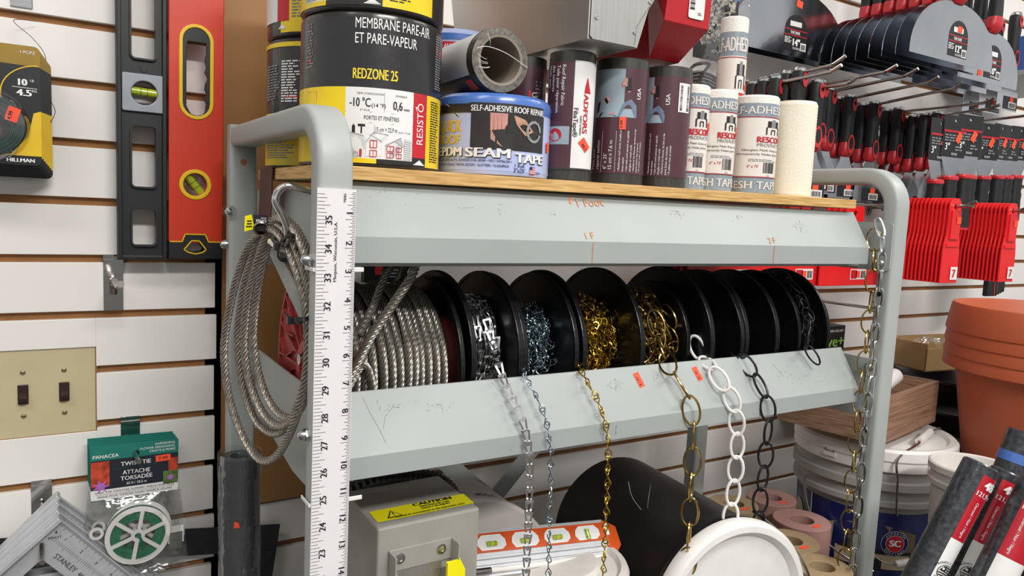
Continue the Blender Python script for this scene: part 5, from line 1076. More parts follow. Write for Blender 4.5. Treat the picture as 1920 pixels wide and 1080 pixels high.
for k, (p, n) in enumerate(KN):
    for i in range(n):
        y = p[1] + i * .0285
        if y > .462: break
        knife((p[0], y, p[2] - .002 * i), ('black and red putty knife at the front of the %s hook from the left' % ordn[k]) if i == 0 else ('black and red putty knife %s on the %s hook from the left' % (('second', 'third', 'fourth', 'fifth')[i - 1], ordn[k])))
# wide taping knives
def taping(wd, ht, size, y, x, z, label, group, lab=True):
    t = thing('taping_knife', label, 'taping knife', (x, y, z), group); f = wallmap(x, y, z); h = wd / 2
    arc = [(h * cos(a) ** .9 if cos(a) > 0 else -h * abs(cos(a)) ** .9, .012 + (ht - .012) * sin(a) ** .95) for a in [pi * i / 22 for i in range(23)]]
    mb = MB(); mb.plate(f, [(-h, 0), (h, 0)] + arc, BLADE, t=.0009); mb.box(x - h, x + h, y - .0008, y + .0045, z + ht * .30, z + ht * .34, BLADE) if False else None; mb.build('blade', t)
    fl = wallmap(x, y, z)
    if lab:
        mb = MB(); c = .012; lw = .036
        mb.poly(fl, [(c - lw, .012), (c + lw, .012), (c + lw, .05)] + [(c + lw * cos(a), .05 + .034 * sin(a)) for a in [pi * k / 12 for k in range(1, 12)]] + [(c - lw, .05)], CARD2, .0006)
        for v in (.041, .052): mb.quad(fl, c - lw, c + lw, v, v + .0018, REDINK, .0009)
        mb.text(size, fl, c - .008, .0215, .014, WHITEINK, bold=1.6, lift=.0012, w=.021); mb.text('TAPE KNIFE', fl, c - .018, .0445, .006, WHITEINK, bold=1, lift=.0012, w=.03); mb.text('FLEXIBLE', fl, c - .008, .0145, .0042, WHITEINK, bold=.6, lift=.0012); mb.quad(fl, c + .016, c + .034, .014, .03, PAPER, .0009); mb.bars(fl, c + .018, c + .032, .016, .027, INK, 14, .0012)
        mb.scribble(fl, c - .034, c - .011, .026, .039, 4, WHITEINK, .0009); mb.quad(fl, c - .02, c + .016, .060, .07, PAPER, .0009); mb.build('label', t)
        if lab == 2: mb = MB(); sticker(mb, fl, c + .002, .067, .016, .012, 0, None, .0014); mb.build('price_sticker', t)
        if lab == 3: mb = MB(); sticker(mb, fl, c + .004, .106, .019, .014, -.15, None, .0012); sticker(mb, fl, c + .004, .125, .0, .0, 0); mb.build('price_sticker', t)
        if lab == 4: mb = MB(); sticker(mb, fl, -.04, .02, .018, .015, .1, None, .0012); mb.build('price_sticker', t)
    mb = MB(); loft(mb, [[(x + a, y + b, z + ht + c) for a, b, c in hsec(*s)] for s in ((.03, .008, -.004), (.042, .024, .006), (.040, .028, .016), (.034, .027, .03))], REDGRIP); mb.build('collar', t, label='red collar')
    mb = MB(); loft(mb, [[(x + a, y + b, z + ht + c) for a, b, c in hsec(*s)] for s in ((.033, .026, .028), (.031, .026, .05), (.028, .024, .08), (.031, .027, .115), (.031, .027, .14))], RUBBER); mb.build('handle', t); return t
for i in range(8): taping(.305, .118, '12"', .2 + i * .030, 1.352 + .002 * i, 1.628 + .0005 * i, 'frontmost large taping knife with its 12 inch label and orange sticker' if i == 0 else 'large taping knife, %s from the front of the central stack' % ordn[i], 'stack of 12 inch taping knives', 2 if i == 0 else 0)
for i in range(4): taping(.254, .112, '10"', .235 + i * .035, 1.565 + .004 * i, 1.617, 'front smaller taping knife, half hidden right of the big stack' if i == 0 else 'smaller taping knife, %s from the front of the right-hand stack' % ordn[i], 'stack of 10 inch taping knives', 4 if i == 0 else 0)
for i in range(2): taping(.356, .135, '14"', .395 + i * .035, 1.098, 1.633, 'widest taping knife, front one hanging at the left above the mesh rolls' if i == 0 else 'widest taping knife, rear one hanging at the left above the mesh rolls', 'stack of 14 inch taping knives', 3 if i == 0 else 0)
# more handles at the upper right
for i in range(3):
    p = (1.79 + .02 * i, .30 + .05 * i, 1.80); knife(p, 'black and red putty knife at the upper right corner, %s of three' % ordn[i])
# carded flexible knives, blade up
ck = thing('flexible_knife', 'x', 'flexible knife', (0, 0, 0), 'carded flexible knives with grips hanging down')
mb = MB(); mb.plate(fk, [(-.036, .015), (.036, .015), (.036, -.06), (.014, -.108), (-.014, -.108), (-.036, -.06)], BLADE, t=.001); mb.build('blade', ck)
mb = MB(); g = wallmap(0, -.0012, 0); mb.plate(fk, rrect(-.038, .038, -.062, .022, .002), CARD2, [circ(0, .012, .005, 12, .003)], t=.0008, w=.0012); mb.quad(g, -.036, .036, -.012, -.008, REDINK, .0012); mb.scribble(g, -.032, .03, -.03, -.014, 3, GREYINK, .0012); mb.text('3"', g, -.03, -.048, .014, WHITEINK, bold=1, lift=.0014); mb.scribble(g, .004, .03, -.048, -.036, 2, GREYINK, .0012); mb.quad(g, -.008, .012, -.058, -.053, GREYINK, .0012); mb.build('card', ck, label='black card reading 3 inch')
mb = MB(); loft(mb, [hsec(.036, .024, -.10), hsec(.040, .027, -.104), hsec(.036, .026, -.109)], REDGRIP); mb.build('collar', ck, label='red collar')
mb = MB(); loft(mb, [hsec(a, b, c) for a, b, c in ((.034, .025, -.108), (.031, .024, -.120), (.034, .026, -.127), (.030, .023, -.14), (.034, .026, -.15), (.032, .025, -.165), (.035, .027, -.19), (.036, .028, -.212))], RUBBER); loft(mb, [hsec(.037, .029, -.211), hsec(.036, .028, -.216)], REDGRIP); mb.build('handle', ck)
mb = MB(); sticker(mb, wallmap(0, -.0022, 0), .012, -.022, .013, .022, -.5, None, .0008); mb.build('price_sticker', ck)
cpos = [((1.335, .20, 1.492), 'first'), ((1.378, .195, 1.502), 'second'), ((1.425, .19, 1.508), 'third'), ((1.60, .27, 1.518), 'fourth'), ((1.68, .28, 1.522), 'fifth'), ((1.755, .285, 1.528), 'sixth'), ((1.83, .30, 1.532), 'seventh'), ((1.90, .31, 1.538), 'eighth')]
for k, (p, o_) in enumerate(cpos):
    lab = 'black carded flexible knife with its grip down, %s from the left' % o_
    if k == 0: ck.location = p; ck['label'] = lab
    else: dup(ck, p, lab, rot=(0, 0, random.uniform(-.2, .15)))
# red plastic tools
REDT = M('bright_red_plastic', '#e8262a', .34, var=.04)
def red_tool(y, x, label, grp, st=False):
    t = thing('red_scraper', label, 'scraper', (x, y, 1.185), grp); f = wallmap(x, y, 1.185)
    out = [(-.03, 0), (.03, 0), (.03, .06), (.027, .078), (.022, .095), (.02, .115), (.02, .158), (.012, .168), (-.012, .168), (-.02, .158), (-.02, .115), (-.022, .095), (-.027, .078), (-.03, .06)]
    mb = MB(); mb.plate(f, out, REDT, [circ(0, .152, .006, 12)], t=.0035, bev=.0008); mb.build('blade', t)
    mb = MB(); mb.box(-.016, .016, .0875, .145, .001, .0055, REDT, lambda u, v, w: f(u, v, w)); mb.box(-.022, .022, .072, .078, .001, .004, REDT, lambda u, v, w: f(u, v, w)); mb.build('rib', t)
    if st:
        mb = MB(); mb.quad(f, .001, .027, .006, .032, PAPER, .0035); mb.text('7', f, .008, .011, .016, REDINK, bold=1.5, lift=.0042); mb.build('label', t); mb = MB(); sticker(mb, f, .008, .125, .016, .014, 0, None, .0065); mb.build('price_sticker', t)
for k in range(15): red_tool(.150 + k * .0083, 1.555, 'front red plastic scraper of the right stack, with a white label' if k == 0 else 'red plastic scraper, %s from the front of the right stack' % (ordn + ('eleventh', 'twelfth', 'thirteenth', 'fourteenth', 'fifteenth'))[k], 'right stack of red plastic scrapers', k == 0)
for k in range(15): red_tool(.150 + k * .0083, 1.326, 'front red plastic scraper of the left stack, with a white label' if k == 0 else 'red plastic scraper, %s from the front of the left stack' % (ordn + ('eleventh', 'twelfth', 'thirteenth', 'fourteenth', 'fifteenth'))[k], 'left stack of red plastic scrapers', k == 0)
def hook2(x, z, yt, label): peg(x, z + .0255, yt, .010, label, bend=.022, r=.0034, wd=.02, h=.04)
hook2(1.555, 1.337, .115, 'bent steel hook through the right stack of red scrapers'); hook2(1.326, 1.337, .11, 'bent steel hook through the left stack of red scrapers'); hook2(1.35, 1.108, .30, 'empty bent steel hook low on the back wall beside the rightmost reel')
def spreader(x, y, n, label):
    for i in range(n):
        t = thing('red_spreader', ('front wide red plastic spreader %s' if i == 0 else 'wide red plastic spreader behind the front one %s') % label, 'spreader', (x, y + .012 * i, 1.165), 'wide red spreaders behind the rack ' + label)
        f = wallmap(x - .004 * i, y + .012 * i, 1.165); mb = MB(); mb.plate(f, [(-.1, 0), (.1, 0), (.1, .09), (.06, .12), (.03, .125), (.03, .165), (-.03, .165), (-.03, .125), (-.06, .12), (-.1, .09)], REDT, [circ(0, .15, .007, 12)], t=.004, bev=.0008); mb.build('blade', t)
        if i == 0: mb = MB(); mb.quad(f, .0, .055, .012, .034, PAPER, .0025); mb.quad(f, .002, .022, .014, .032, REDINK, .003); sticker(mb, f, .026, .023, .014, .014, 0, None, .003); mb.bars(f, .036, .052, .015, .03, INK, 12, .003); mb.build('label', t)
spreader(.855, .30, 4, 'left of the three stacks'); spreader(1.06, .31, 4, 'in the middle of the three stacks'); spreader(1.225, .30, 4, 'right of the three stacks')
# black goods at the far right
for i in range(4):
    x = 1.80 + i * .055; mb = MB(); f = wallmap(x, .30 + .02 * i, 1.13); mb.slab(f, -.026, .026, 0, .185, .012, BLACKPL)
    mb.slab(f, -.024, .024, .13, .16, .013, CARD2); mb.quad(f, .006, .010, .0, .12, (REDINK if i % 2 == 0 else YELINK), .0126); mb.quad(f, -.02, .004, .135, .155, PAPER, .0136)
    tag(mb.build('black_pack', bevel=.003), 'black hanging pack with a %s stripe at the right edge, %s from the left' % (('red', 'yellow')[i % 2], ordn[i]), 'pack', 'black packs at the right edge')
# dark boxes behind the wire rope reel
for z, m, s in ((1.178, REDINK, 'red'), (1.142, TBLUE, 'blue')):
    f = wallmap(.235, .462, z); mb = MB(); mb.slab(f, -.028, .045, -.012, .0185, .014, BLACKPL); mb.quad(f, -.011, .002, -.0, .014, m, .0146); mb.scribble(f, .008, .035, -.004, .012, 3, GREYINK, .0146); tag(mb.build('black_box'), 'small black box with a %s square on the wall behind the wire rope reel' % s, 'box')

# shelf corner at the top right edge
mb = MB(); mb.box(1.80, 2.15, .20, YW - .001, 1.672, 1.684, RACK); tag(mb.build('wall_shelf', bevel=.001), 'grey wall shelf at the upper right edge carrying small boxes', 'shelf')
for k, (x, wd, h, m, lab) in enumerate(((1.845, .05, .085, TBLUE, 'blue box on the small shelf at the upper right edge'), (1.915, .06, .11, INK, 'tall black box on the small shelf at the upper right edge'), (1.985, .055, .09, GREYINK, 'grey box on the small shelf at the upper right edge'))):
    mb = MB(); f = wallmap(x, .26, 1.6845); mb.slab(f, -wd / 2, wd / 2, 0, h, -.06, m); mb.quad(f, -wd * .35, wd * .35, h * .25, h * .7, PAPER, .0005); mb.scribble(f, -wd * .3, wd * .3, h * .3, h * .65, 4, INK, .001); tag(mb.build('small_box'), lab, 'box')
# ------------------------------------------------------------------ goods low down and on the floor
SHZ = .655
sh = MB(); sh.box(.0175, .72, .02, .34, SHZ - .02, SHZ, RACK); sh.build('lower_shelf', rack, bevel=.001)
# chain cutter
MACH = M('machine_grey_paint', '#9b9992', .45, var=.06, scale=25, bump=.04, bscale=400)
t = thing('chain_cutter', 'grey steel chain cutter box with a yellow caution label, beside the yardstick', 'chain cutter', (.13, .085, SHZ))
ma = radians(1.5); W_ = lambda x, y, z: Vector((.0704 + x * cos(ma) - y * sin(ma) + y * .06, .03 + x * sin(ma) * 1.2 + y * cos(ma), z))
mb = MB(); mb.box(0, .1225, 0, .112, SHZ, .957, MACH, W_); mb.build('housing', t, bevel=.0025)
f = plane(W_(.0, 0, .9572), (1, .025, 0), (.06, 1, 0), Vector((0, 0, 1))); mb = MB(); mb.quad(f, .0045, .122, .0145, .0445, CAUTION, .0002)
mb.poly(f, [(.017, .0185), (.036, .0185), (.0265, .037)], INK, .0005); mb.poly(f, [(.0195, .020), (.0335, .020), (.0265, .034)], CAUTION, .0008); mb.quad(f, .0258, .0272, .0245, .0305, INK, .0011); mb.quad(f, .0258, .0272, .0215, .0232, INK, .0011)
mb.text('CAUTION', f, .079, .0365, .0068, INK, w=.048, align='c', bold=2, lift=.0006); mb.text('IMPROPER USE CAN', f, .079, .0305, .0036, INK, w=.036, align='c', bold=1.2, lift=.0006); mb.text('RESULT IN INJURY', f, .079, .0252, .0036, INK, w=.036, align='c', bold=1.2, lift=.0006); mb.text('FOR USE BY AUTHORIZED STORE PERSONNEL ONLY', f, .069, .0168, .0031, INK, w=.085, align='c', bold=1, lift=.0006); mb.build('caution_label', t, label='yellow caution label')
fx_ = plane(W_(0, 0, .957), (.06, 1, 0), (0, 0, 1), Vector((-1, .06, 0)))
mb = MB(); 
for u, v, r in ((.034, -.031, .0052), (.105, -.095, .015), (.03, -.12, .012)): mb.poly(fx_, circ(u, v, r, 20), BLACKPL, .0006)
mb.build('port', t, label='dark round hole in the left side')
ff = wallmap(.0704, .0292, .957); mb = MB(); c0, c1 = .012, .088
ff = plane(W_(0, 0, .957), (1, .03, 0), (0, 0, 1), Vector((0, -1, 0)))
mb.slab(ff, c0, c1, -.050, -.026, .002, MACH); mb.slab(ff, c0, c0 + .002, -.09, -.026, .020, MACH); mb.slab(ff, c1 - .002, c1, -.09, -.026, .020, MACH); mb.build('guard_bracket', t, bevel=.0008)
mb = MB()
for u in (.025, .074): mb.lathe([(.0058, .002), (.0055, .0035), (.003, .004), (.0028, .003), (0, .003)], ZINC, ff(u, -.036, 0), (0, -1, 0), 18)
mb.build('rivet', t); mb = MB(); mb.slab(ff, c0 + .012, c1 - .012, -.11, -.052, .001, LENS if False else BAG); mb.build('clear_guard', t)
mb = MB(); mb.box(c0 + .002, c0 + .01, -.1, -.048, .018, .0215, CAUTION, ff); mb.box(c1 - .016, c1 - .002, -.1, -.044, .018, .0225, CAUTION, ff); mb.poly(ff, [(c1 - .002, -.04), (c1 + .006, -.055), (c1 + .006, -.1), (c1 - .002, -.1)], CAUTION, .022); mb.build('guard_edge', t, label='yellow guard edge')
# black braided hose behind it
mb = MB(); S = spline([(.10, .25, .905), (.15, .24, .922), (.20, .235, .922), (.238, .225, .913), (.245, .20, .896), (.228, .178, .865), (.205, .168, .81), (.198, .166, .70)], 14); R = [.0125 + (.0012 if i % 2 else -.001) for i in range(len(S))]
mb.tube(S, R, BLACKPL, 16); tag(mb.build('corrugated_hose'), 'black corrugated hose curving behind the grey chain cutter', 'hose')
# pails and tubs
def axpail(name, label, cat, o, ax, prof, m, seg=48):
    t = thing(name, label, cat, tuple(o)); mb = MB(); mb.lathe(prof, m, o, ax, seg); mb.build('body', t); return t
PAILW = M('dull_white_pail', '#c6c2bb', .42, var=.05, scale=12)
o = Vector((.281, .190, SHZ + .1205)); ax = Vector((.22, 1, -.02)).normalized()
t = axpail('pail', 'white pail lying on its side with upside-down 350F print, behind the caution box', 'pail', o, ax, [(0, 0), (.114, 0), (.118, .004), (.118, .012), (.114, .016), (.102, .142), (.098, .145), (0, .145)], PAILW)
e1 = Vector((.2, -.15, 1)); e1 = (e1 - ax * e1.dot(ax)).normalized(); e2 = ax.cross(e1)
fp = lambda u, v, w=0.0: o + ax * v + (e1 * cos(u / .114) + e2 * sin(u / .114)) * (.1142 - .092 * (v - .016) + w)
mb = MB(); mb.text('350F', fp, .012, .040, .012, INK, rot=pi, lift=.001, bold=1); mb.text('lbs', fp, -.03, .05, .006, GREYINK, rot=pi, lift=.001); mb.build('print', t)
t = thing('tub', 'white round tub with a ridged lid under the orange torpedo level', 'tub', (.335, .082, SHZ)); tz = .838
mb = MB(); mb.lathe([(0, SHZ + .001), (.084, SHZ + .001), (.09, tz - .02), (.0, tz - .02)], PAILW, (.335, .082, 0), seg=56); mb.build('body', t)
mb = MB(); mb.lathe([(.094, tz - .03), (.097, tz - .026), (.097, tz), (.094, tz + .006), (.086, tz + .007), (.082, tz + .001), (.06, tz + .003), (.055, tz + .008), (0, tz + .009)], WHITEDIRTY, (.335, .082, 0), seg=64); mb.build('lid', t)
BLKPAIL = M('black_pail_plastic', '#141415', .42, var=.2, scale=12)
o = Vector((.556, -.030, .774)); fa = Vector((.600, .29, .772)); ax = (fa - o).normalized()
t = axpail('pail', 'black pail lying on its side, closed with a white lid bearing handwriting', 'pail', o, ax, [(0, .012), (.116, .012), (.120, .016), (.120, .028), (.1165, .032), (.113, .06), (.111, .31), (.104, .318), (0, .318)], BLKPAIL)
mb = MB(); mb.lathe([(.121, .020), (.1225, .014), (.1215, .003), (.117, -.003), (.109, -.0035), (.104, .001), (.101, .005), (.096, .0055), (.085, .0045), (0, .0045)], WHITEPL, o, ax, 72); mb.build('lid', t, label='scuffed white lid')
e2_ = Vector((1, -.14, 0)); e2_ = (e2_ - ax * e2_.dot(ax)).normalized(); e3 = e2_.cross(ax) * -1
e3 = Vector((0, 0, 1)); e3 = (e3 - ax * e3.dot(ax)).normalized(); fl2 = plane(o + ax * .0045, e2_, e3, -ax); mb = MB(); mb.text('899', fl2, .018, .012, .013, INK, rot=.35, lift=.0006, bold=-.5); mb.build('handwriting', t)
mb = MB(); mb.tube(spline([o + ax * .03 + Vector((.05, 0, .118)), o + ax * .02 + Vector((.09, -.01, .085)), o + ax * .005 + Vector((.125, -.02, .03)), o + Vector((.135, -.03, -.05))], 8), .002, STEELROD, 8); mb.build('bail_handle', t)
mb = MB(); mb.tube(spline([(.50, .135, .905), (.502, .128, .885), (.512, .12, .868), (.518, .112, .858)], 6), .0007, STEELROD, 5); mb.tube(spline([(.53, .12, .90), (.522, .114, .885), (.518, .112, .858)], 6), .0007, STEELROD, 5); tag(mb.build('wire_scrap'), 'two loose bent wire ends sticking up in front of the black pail', 'wire')
# torpedo level
ORLV = M('torpedo_orange', '#c24a08', .38, var=.06); LVWIN = M('level_window_white', '#d9dad8', .4, var=.04)
t = thing('torpedo_level', 'orange and aluminium torpedo level lying on the white tub below the chains', 'level', (.34, .09, .846))
Uv = Vector((.94, 0.0, -.105)).normalized(); A0 = Vector((.19, .082, .8755)); Nf = Vector((.0, -.74, .67)).normalized(); Nf = (Nf - Uv * Nf.dot(Uv)).normalized(); Vv = Nf.cross(Uv)
fo = plane(A0, Uv, Vv, Nf); L1 = .235; H1 = .030
mb = MB(); mb.box(0, L1, -.0015, H1, -.016, 0, ALU, fo); mb.box(0, L1, -.0035, 0, -.020, .001, ALU, fo); mb.box(0, L1, H1, H1 + .0018, -.020, .001, ALU, fo); mb.box(0, L1, -.010, -.002, -.014, -.002, ALU, fo); mb.box(0, L1, -.024, -.010, -.018, -.003, ALU, fo); mb.build('frame', t, bevel=.0005)
mb = MB(); mb.quad(fo, 0, L1, .004, H1 - .002, ORLV, .0006); mb.build('face', t, label='orange face')
mb = MB(); mb.hexa([fo(L1, -.024, -.021), fo(L1, H1 + .002, -.021), fo(L1, H1 + .002, .0015), fo(L1, -.024, .0015), fo(L1 + .024, -.004, -.018), fo(L1 + .024, H1 - .008, -.018), fo(L1 + .024, H1 - .008, -.002), fo(L1 + .024, -.004, -.002)], ORLV); mb.build('end_cap', t, bevel=.0015); 
mb = MB(); mb.quad(fo, L1 + .001, L1 + .006, .010, .026, PAPER, .0018); mb.build('label', t)
for k, u in enumerate((.055, .105, .155, .205)):
    mb = MB(); P = [(u - .021, .0135), (u - .017, .007), (u + .013, .007), (u + .019, .0115), (u + .019, .018), (u + .013, .0245), (u - .013, .0245), (u - .019, .02)]; mb.poly(fo, P, LVWIN, .0012); mb.sweep([fo(a, b, .001) for a, b in P], [(-.0006, -.0006), (.0006, -.0006), (.0006, .0006), (-.0006, .0006)], Nf, WHITEPL, True); mb.build('vial_window', t, label='pale vial window')
    vial(t, fo(u - .002, .0135, .003), .003, .014, Uv if k < 3 else Vv)
mb = MB(); mb.tube([fo(-.01, -.017, -.001), fo(.225, -.0165, -.001)], .0035, WHITEPL, 10); mb.tube([fo(-.01, -.017, -.001), fo(.045, -.017, -.001)], .0042, STEELROD, 10); mb.build('edge_tube', t)
# sandpaper rolls
PINKP = M('pink_abrasive', '#a77f78', .75, var=.08, scale=300); TANP = M('tan_abrasive', '#a08a68', .75, var=.08, scale=300); PINKD = M('pink_paper_inside', '#7c4a47', .8)
for x, y, zt, r, m, lab in ((.973, .181, .742, .0515, PINKP, 'pink abrasive roll beside the tan roll with the orange sticker'), (.856, .116, .752, .0475, TANP, 'tan abrasive roll with an orange sticker, in front of the pink roll'), (1.013, .283, .742, .048, PINKP, 'pink abrasive roll furthest back beside the big bucket'), (.905, .285, .747, .047, TANP, 'tan abrasive roll at the back against the rear rack post'), (.783, .003, .772, .044, TANP, 'tan abrasive roll nearest the viewer, at the bottom edge')):
    t = thing('abrasive_roll', lab, 'abrasive roll', (x, y, FZ)); mb = MB(); k = .42
    mb.lathe([(r * k, FZ), (r, FZ), (r, zt - .001), (r - .001, zt), (r * k + .001, zt), (r * k, zt - .001), (r * k, FZ)], m, (x, y, 0), seg=48); mb.build('roll', t)
    if 'nearest' not in lab: mb = MB(); g = plane((x + .0, y - r * .7, zt), (1, .55, 0), (-.55, 1, 0), Vector((0, 0, 1))); sticker(mb, g, .0, .004, .02, .009, -.5, None, .0004); mb.build('price_sticker', t)
# big paint bucket
PAINTB = M('grey_white_bucket', '#9c9a95', .42, var=.06, scale=9); LBLUE = M('label_dark_blue', '#15235f', .35, var=.08, scale=10, coat=.3); LCYAN = M('label_cyan', '#1f7fc4', .35, var=.05, coat=.3); LBEIGE = M('label_photo_beige', '#8f7f68', .4, var=.25, scale=14); LSAND = M('label_sand', '#b8a98e', .4, var=.1, scale=14)
bx2, by2, R = 1.215, .205, .143; zl = .878
t = thing('paint_bucket', 'large white paint bucket with a dark blue label and a wooden crate on its lid', 'bucket', (bx2, by2, FZ))
mb = MB(); mb.lathe([(0, FZ), (.128, FZ), (R - .006, zl - .115), (R - .004, zl - .110), (R + .004, zl - .108), (R + .004, zl - .098), (R - .002, zl - .096), (R - .002, zl - .078), (R + .007, zl - .076), (R + .007, zl - .062), (R - .001, zl - .06), (R, zl - .02)], PAINTB, (bx2, by2, 0), seg=80); mb.build('body', t)
mb = MB(); mb.lathe([(R - .002, zl - .04), (R + .006, zl - .04), (R + .0075, zl - .035), (R + .0065, zl - .022), (R + .009, zl - .018), (R + .008, zl - .002), (R + .003, zl + .003), (R - .008, zl + .002), (R - .014, zl - .004), (R - .02, zl - .004), (R - .03, zl), (0, zl + .001)], WHITEPL, (bx2, by2, 0), seg=96)
f = cylmap(bx2, by2, zl, R + .008, face_phi(bx2, by2)); 
for u in (-.075, .115): mb.box(u - .012, u + .012, -.03, -.022, -.001, .0035, WHITEPL, f); mb.line(f, [(u - .009, -.016), (u - .009, -.022), (u + .008, -.022), (u + .008, -.018)], .0022, INK, .0022)
mb.line(f, [(.128, -.004), (.130, -.018)], .0018, INK, .002); mb.build('lid', t, label='white snap lid')
f = cylmap(bx2, by2, FZ, .1365, face_phi(bx2, by2)); mb = MB(); H = zl - .118 - FZ
def tp(u, v, w=0.0):
    p = f(u, v, w); c = Vector((bx2, by2, p.z)); d = p - c; return c + d.normalized() * (.128 + (.137 - .128) * v / H + .0006 + w)
mb.quad(tp, -.2, .2, .01, H - .004, LBLUE, .0, 50); mb.quad(tp, -.19, -.185, .01, H - .004, PAPER, .0006); mb.quad(tp, -.112, -.109, .03, H - .004, PAPER, .0006)
mb.poly(tp, [(-.065 + .16 * k / 20, H - .045 - .0 + .018 * sin(pi * k / 20)) for k in range(21)] + [(.095, .088), (-.065, .088)], LBEIGE, .0008)
mb.quad(tp, -.05, .085, H - .115, H - .085, LSAND, .0012, 14); mb.quad(tp, -.045, .088, H - .086, H - .079, INK, .0016, 14); mb.quad(tp, .005, .035, H - .118, H - .095, INK, .0016, 5)
mb.quad(tp, -.105, .1, .088, .100, LSAND, .0012, 24); mb.quad(tp, -.2, .1, .02, .088, LCYAN, .001, 40)
cu, cv = .055, H - .062
for r_, m, w in ((.025, PAPER, .002), (.0242, LBLUE, .0023), (.017, PAPER, .0026), (.0162, REDINK, .0029)): mb.poly(tp, circ(cu, cv, r_, 28), m, w)
mb.text('SC', tp, cu, cv - .005, .0125, WHITEINK, align='c', bold=2, lift=.0034)
for s_, sg in (('SUPERIOR', 1), ('COATINGS', -1)):
    for k, ch in enumerate(s_): a = pi / 2 - sg * (k - 3.5) * .26 if sg > 0 else -pi / 2 + (k - 3.5) * .26; mb.text(ch, tp, cu + .0205 * cos(a), cv + .0205 * sin(a) - .0018, .0042, WHITEINK, align='c', lift=.0034, bold=.4)
mb.poly(tp, circ(-.155, H - .05, .018, 24), LSAND, .0012); mb.build('label', t)
mb = MB(); mb.text('INTERIOR LATEX', tp, -.08, .062, .013, LBLUE, w=.155, bold=1, lift=.002); mb.text('SEMI-GLOSS', tp, -.07, .042, .013, LBLUE, w=.12, bold=1, lift=.002); mb.build('lettering', t)
mb = MB(); f9 = cylmap(bx2, by2, zl, R + .012, face_phi(bx2, by2))
mb.tube(spline([f9(-.13, -.085), f9(-.115, -.12, .008), f9(-.09, -.16, .014), f9(-.06, -.19, .018), f9(-.02, -.21, .018), f9(.02, -.225, .014)], 8), .0022, STEELROD, 8); mb.build('bail_handle', t)
mb = MB(); mb.tube(spline([f9(-.0, -.178, .03), f9(.015, -.186, .03), f9(.03, -.197, .03), f9(.048, -.199, .03)], 6), .0018, STEELROD, 8); mb.tube([f9(.048, -.199, .03), f9(.115, -.187, .026)], .0068, WHITEPL, 14); mb.build('grip_handle', t, label='white grip handle')
mb = MB(); mb.tube(spline([f9(.055, -.12, -.005), f9(.048, -.085, .004), f9(.045, -.05, .008), f9(.044, -.01, .002), (1.172, .09, .888), (1.182, .094, .891)], 8), .0022, STEELROD, 8); mb.tube(spline([(1.272, .124, .8905), (1.34, .14, .885), (1.365, .16, .86)], 8), .0022, STEELROD, 8); mb.build('bail_handle', t)
mb = MB(); mb.tube([(1.182, .094, .8905), (1.272, .124, .8905)], .0072, WHITEPL, 14); mb.build('grip_handle', t, label='white grip resting on the lid')
# crate with goods
WAL = wood_mat('grey_brown_wood', '#a3826b', '#7a5c48', 1.2, 6); WAL2 = wood_mat('pale_raw_wood', '#c9a582', '#b08a68', 8, 8)
t = thing('wooden_crate', 'grey-brown wooden crate of white tubes standing on the big bucket lid', 'crate', (1.18, .2, .896))
ca = atan2(.19, .985); CB = lambda x, y, z: Vector((1.052 + x * cos(ca) - y * sin(ca), .090 + x * sin(ca) + y * cos(ca), z)); cz0, cz1 = .9005, .985
mb = MB(); mb.box(0, .275, 0, .010, cz0, cz1, WAL, CB); mb.box(0, .275, .19, .20, cz0, cz1, WAL, CB); mb.box(0, .010, .010, .19, cz0, cz1, WAL, CB); mb.box(.265, .275, .010, .19, cz0, cz1, WAL, CB); mb.build('side_board', t, bevel=.0008)
mb = MB(); mb.box(.010, .265, .010, .19, cz0, cz0 + .006, WAL2, CB); mb.build('base_board', t)
mb = MB(); mb.tube([CB(.10, .05, .984), CB(.20, .06, .992)], .016, WHITEPL, 20); mb.text('PATCH', lambda u, v, w=0: CB(.13 + u, .047 + w, .984 + v), 0, 0, .008, TBLUE, lift=-.001); tag(mb.build('caulk_tube'), 'white tube with blue print lying in the wooden crate', 'tube')
mb = MB(); rr = random.Random(8); V = []; 
for j in range(9):
    for k in range(16): a = 2 * pi * k / 16; ph = pi * j / 8; q = 1 + rr.uniform(-.14, .14); V.append(CB(.075 + .042 * sin(ph) * cos(a) * q, .09 + .04 * sin(ph) * sin(a) * q, .985 + .036 * cos(ph) * q))
mb.add(V, [(j * 16 + k, j * 16 + (k + 1) % 16, (j + 1) * 16 + (k + 1) % 16, (j + 1) * 16 + k) for j in range(8) for k in range(16)], WHITEPL, True); mb.quad(wallmap(*CB(.085, .045, .985)), 0, .014, 0, .01, REDINK, .003); tag(mb.build('plastic_bag'), 'crumpled white plastic bag in the wooden crate', 'bag')
# green and black pack on the wall behind
t = thing('plant_food_box', 'black and green box hanging on the wall behind the rightmost reel', 'box', (1.37, .44, .83)); f = wallmap(1.36, .44, .83); GRN = M('print_lime', '#8fd05a', .4); GRN2 = M('box_green', '#5d7a2c', .4)
mb = MB(); mb.slab(f, -.082, .078, 0, .218, -.035, BLACKPL); mb.slab(f, -.083, .079, -.004, .012, -.036, GRN2); mb.build('carton', t)
mb = MB(); mb.text('ve+', f, .012, .168, .026, GRN, w=.062, bold=1.2, lift=.001); mb.text('PAIN RELIEF', f, .01, .203, .006, WHITEINK, w=.06, lift=.001); mb.scribble(f, -.07, .02, .02, .05, 4, GREYINK, .001); mb.build('lettering', t)
mb = MB()
for u in (.028, .056): mb.hexa([f(u - .013, .012, .004), f(u + .013, .012, .004), f(u + .013, .012, .012), f(u - .013, .012, .012), f(u - .006, .038, .004), f(u + .006, .038, .004), f(u + .006, .038, .012), f(u - .006, .038, .012)], PINKP)
mb.build('pink_foam', t, label='pale pink foam wedge')
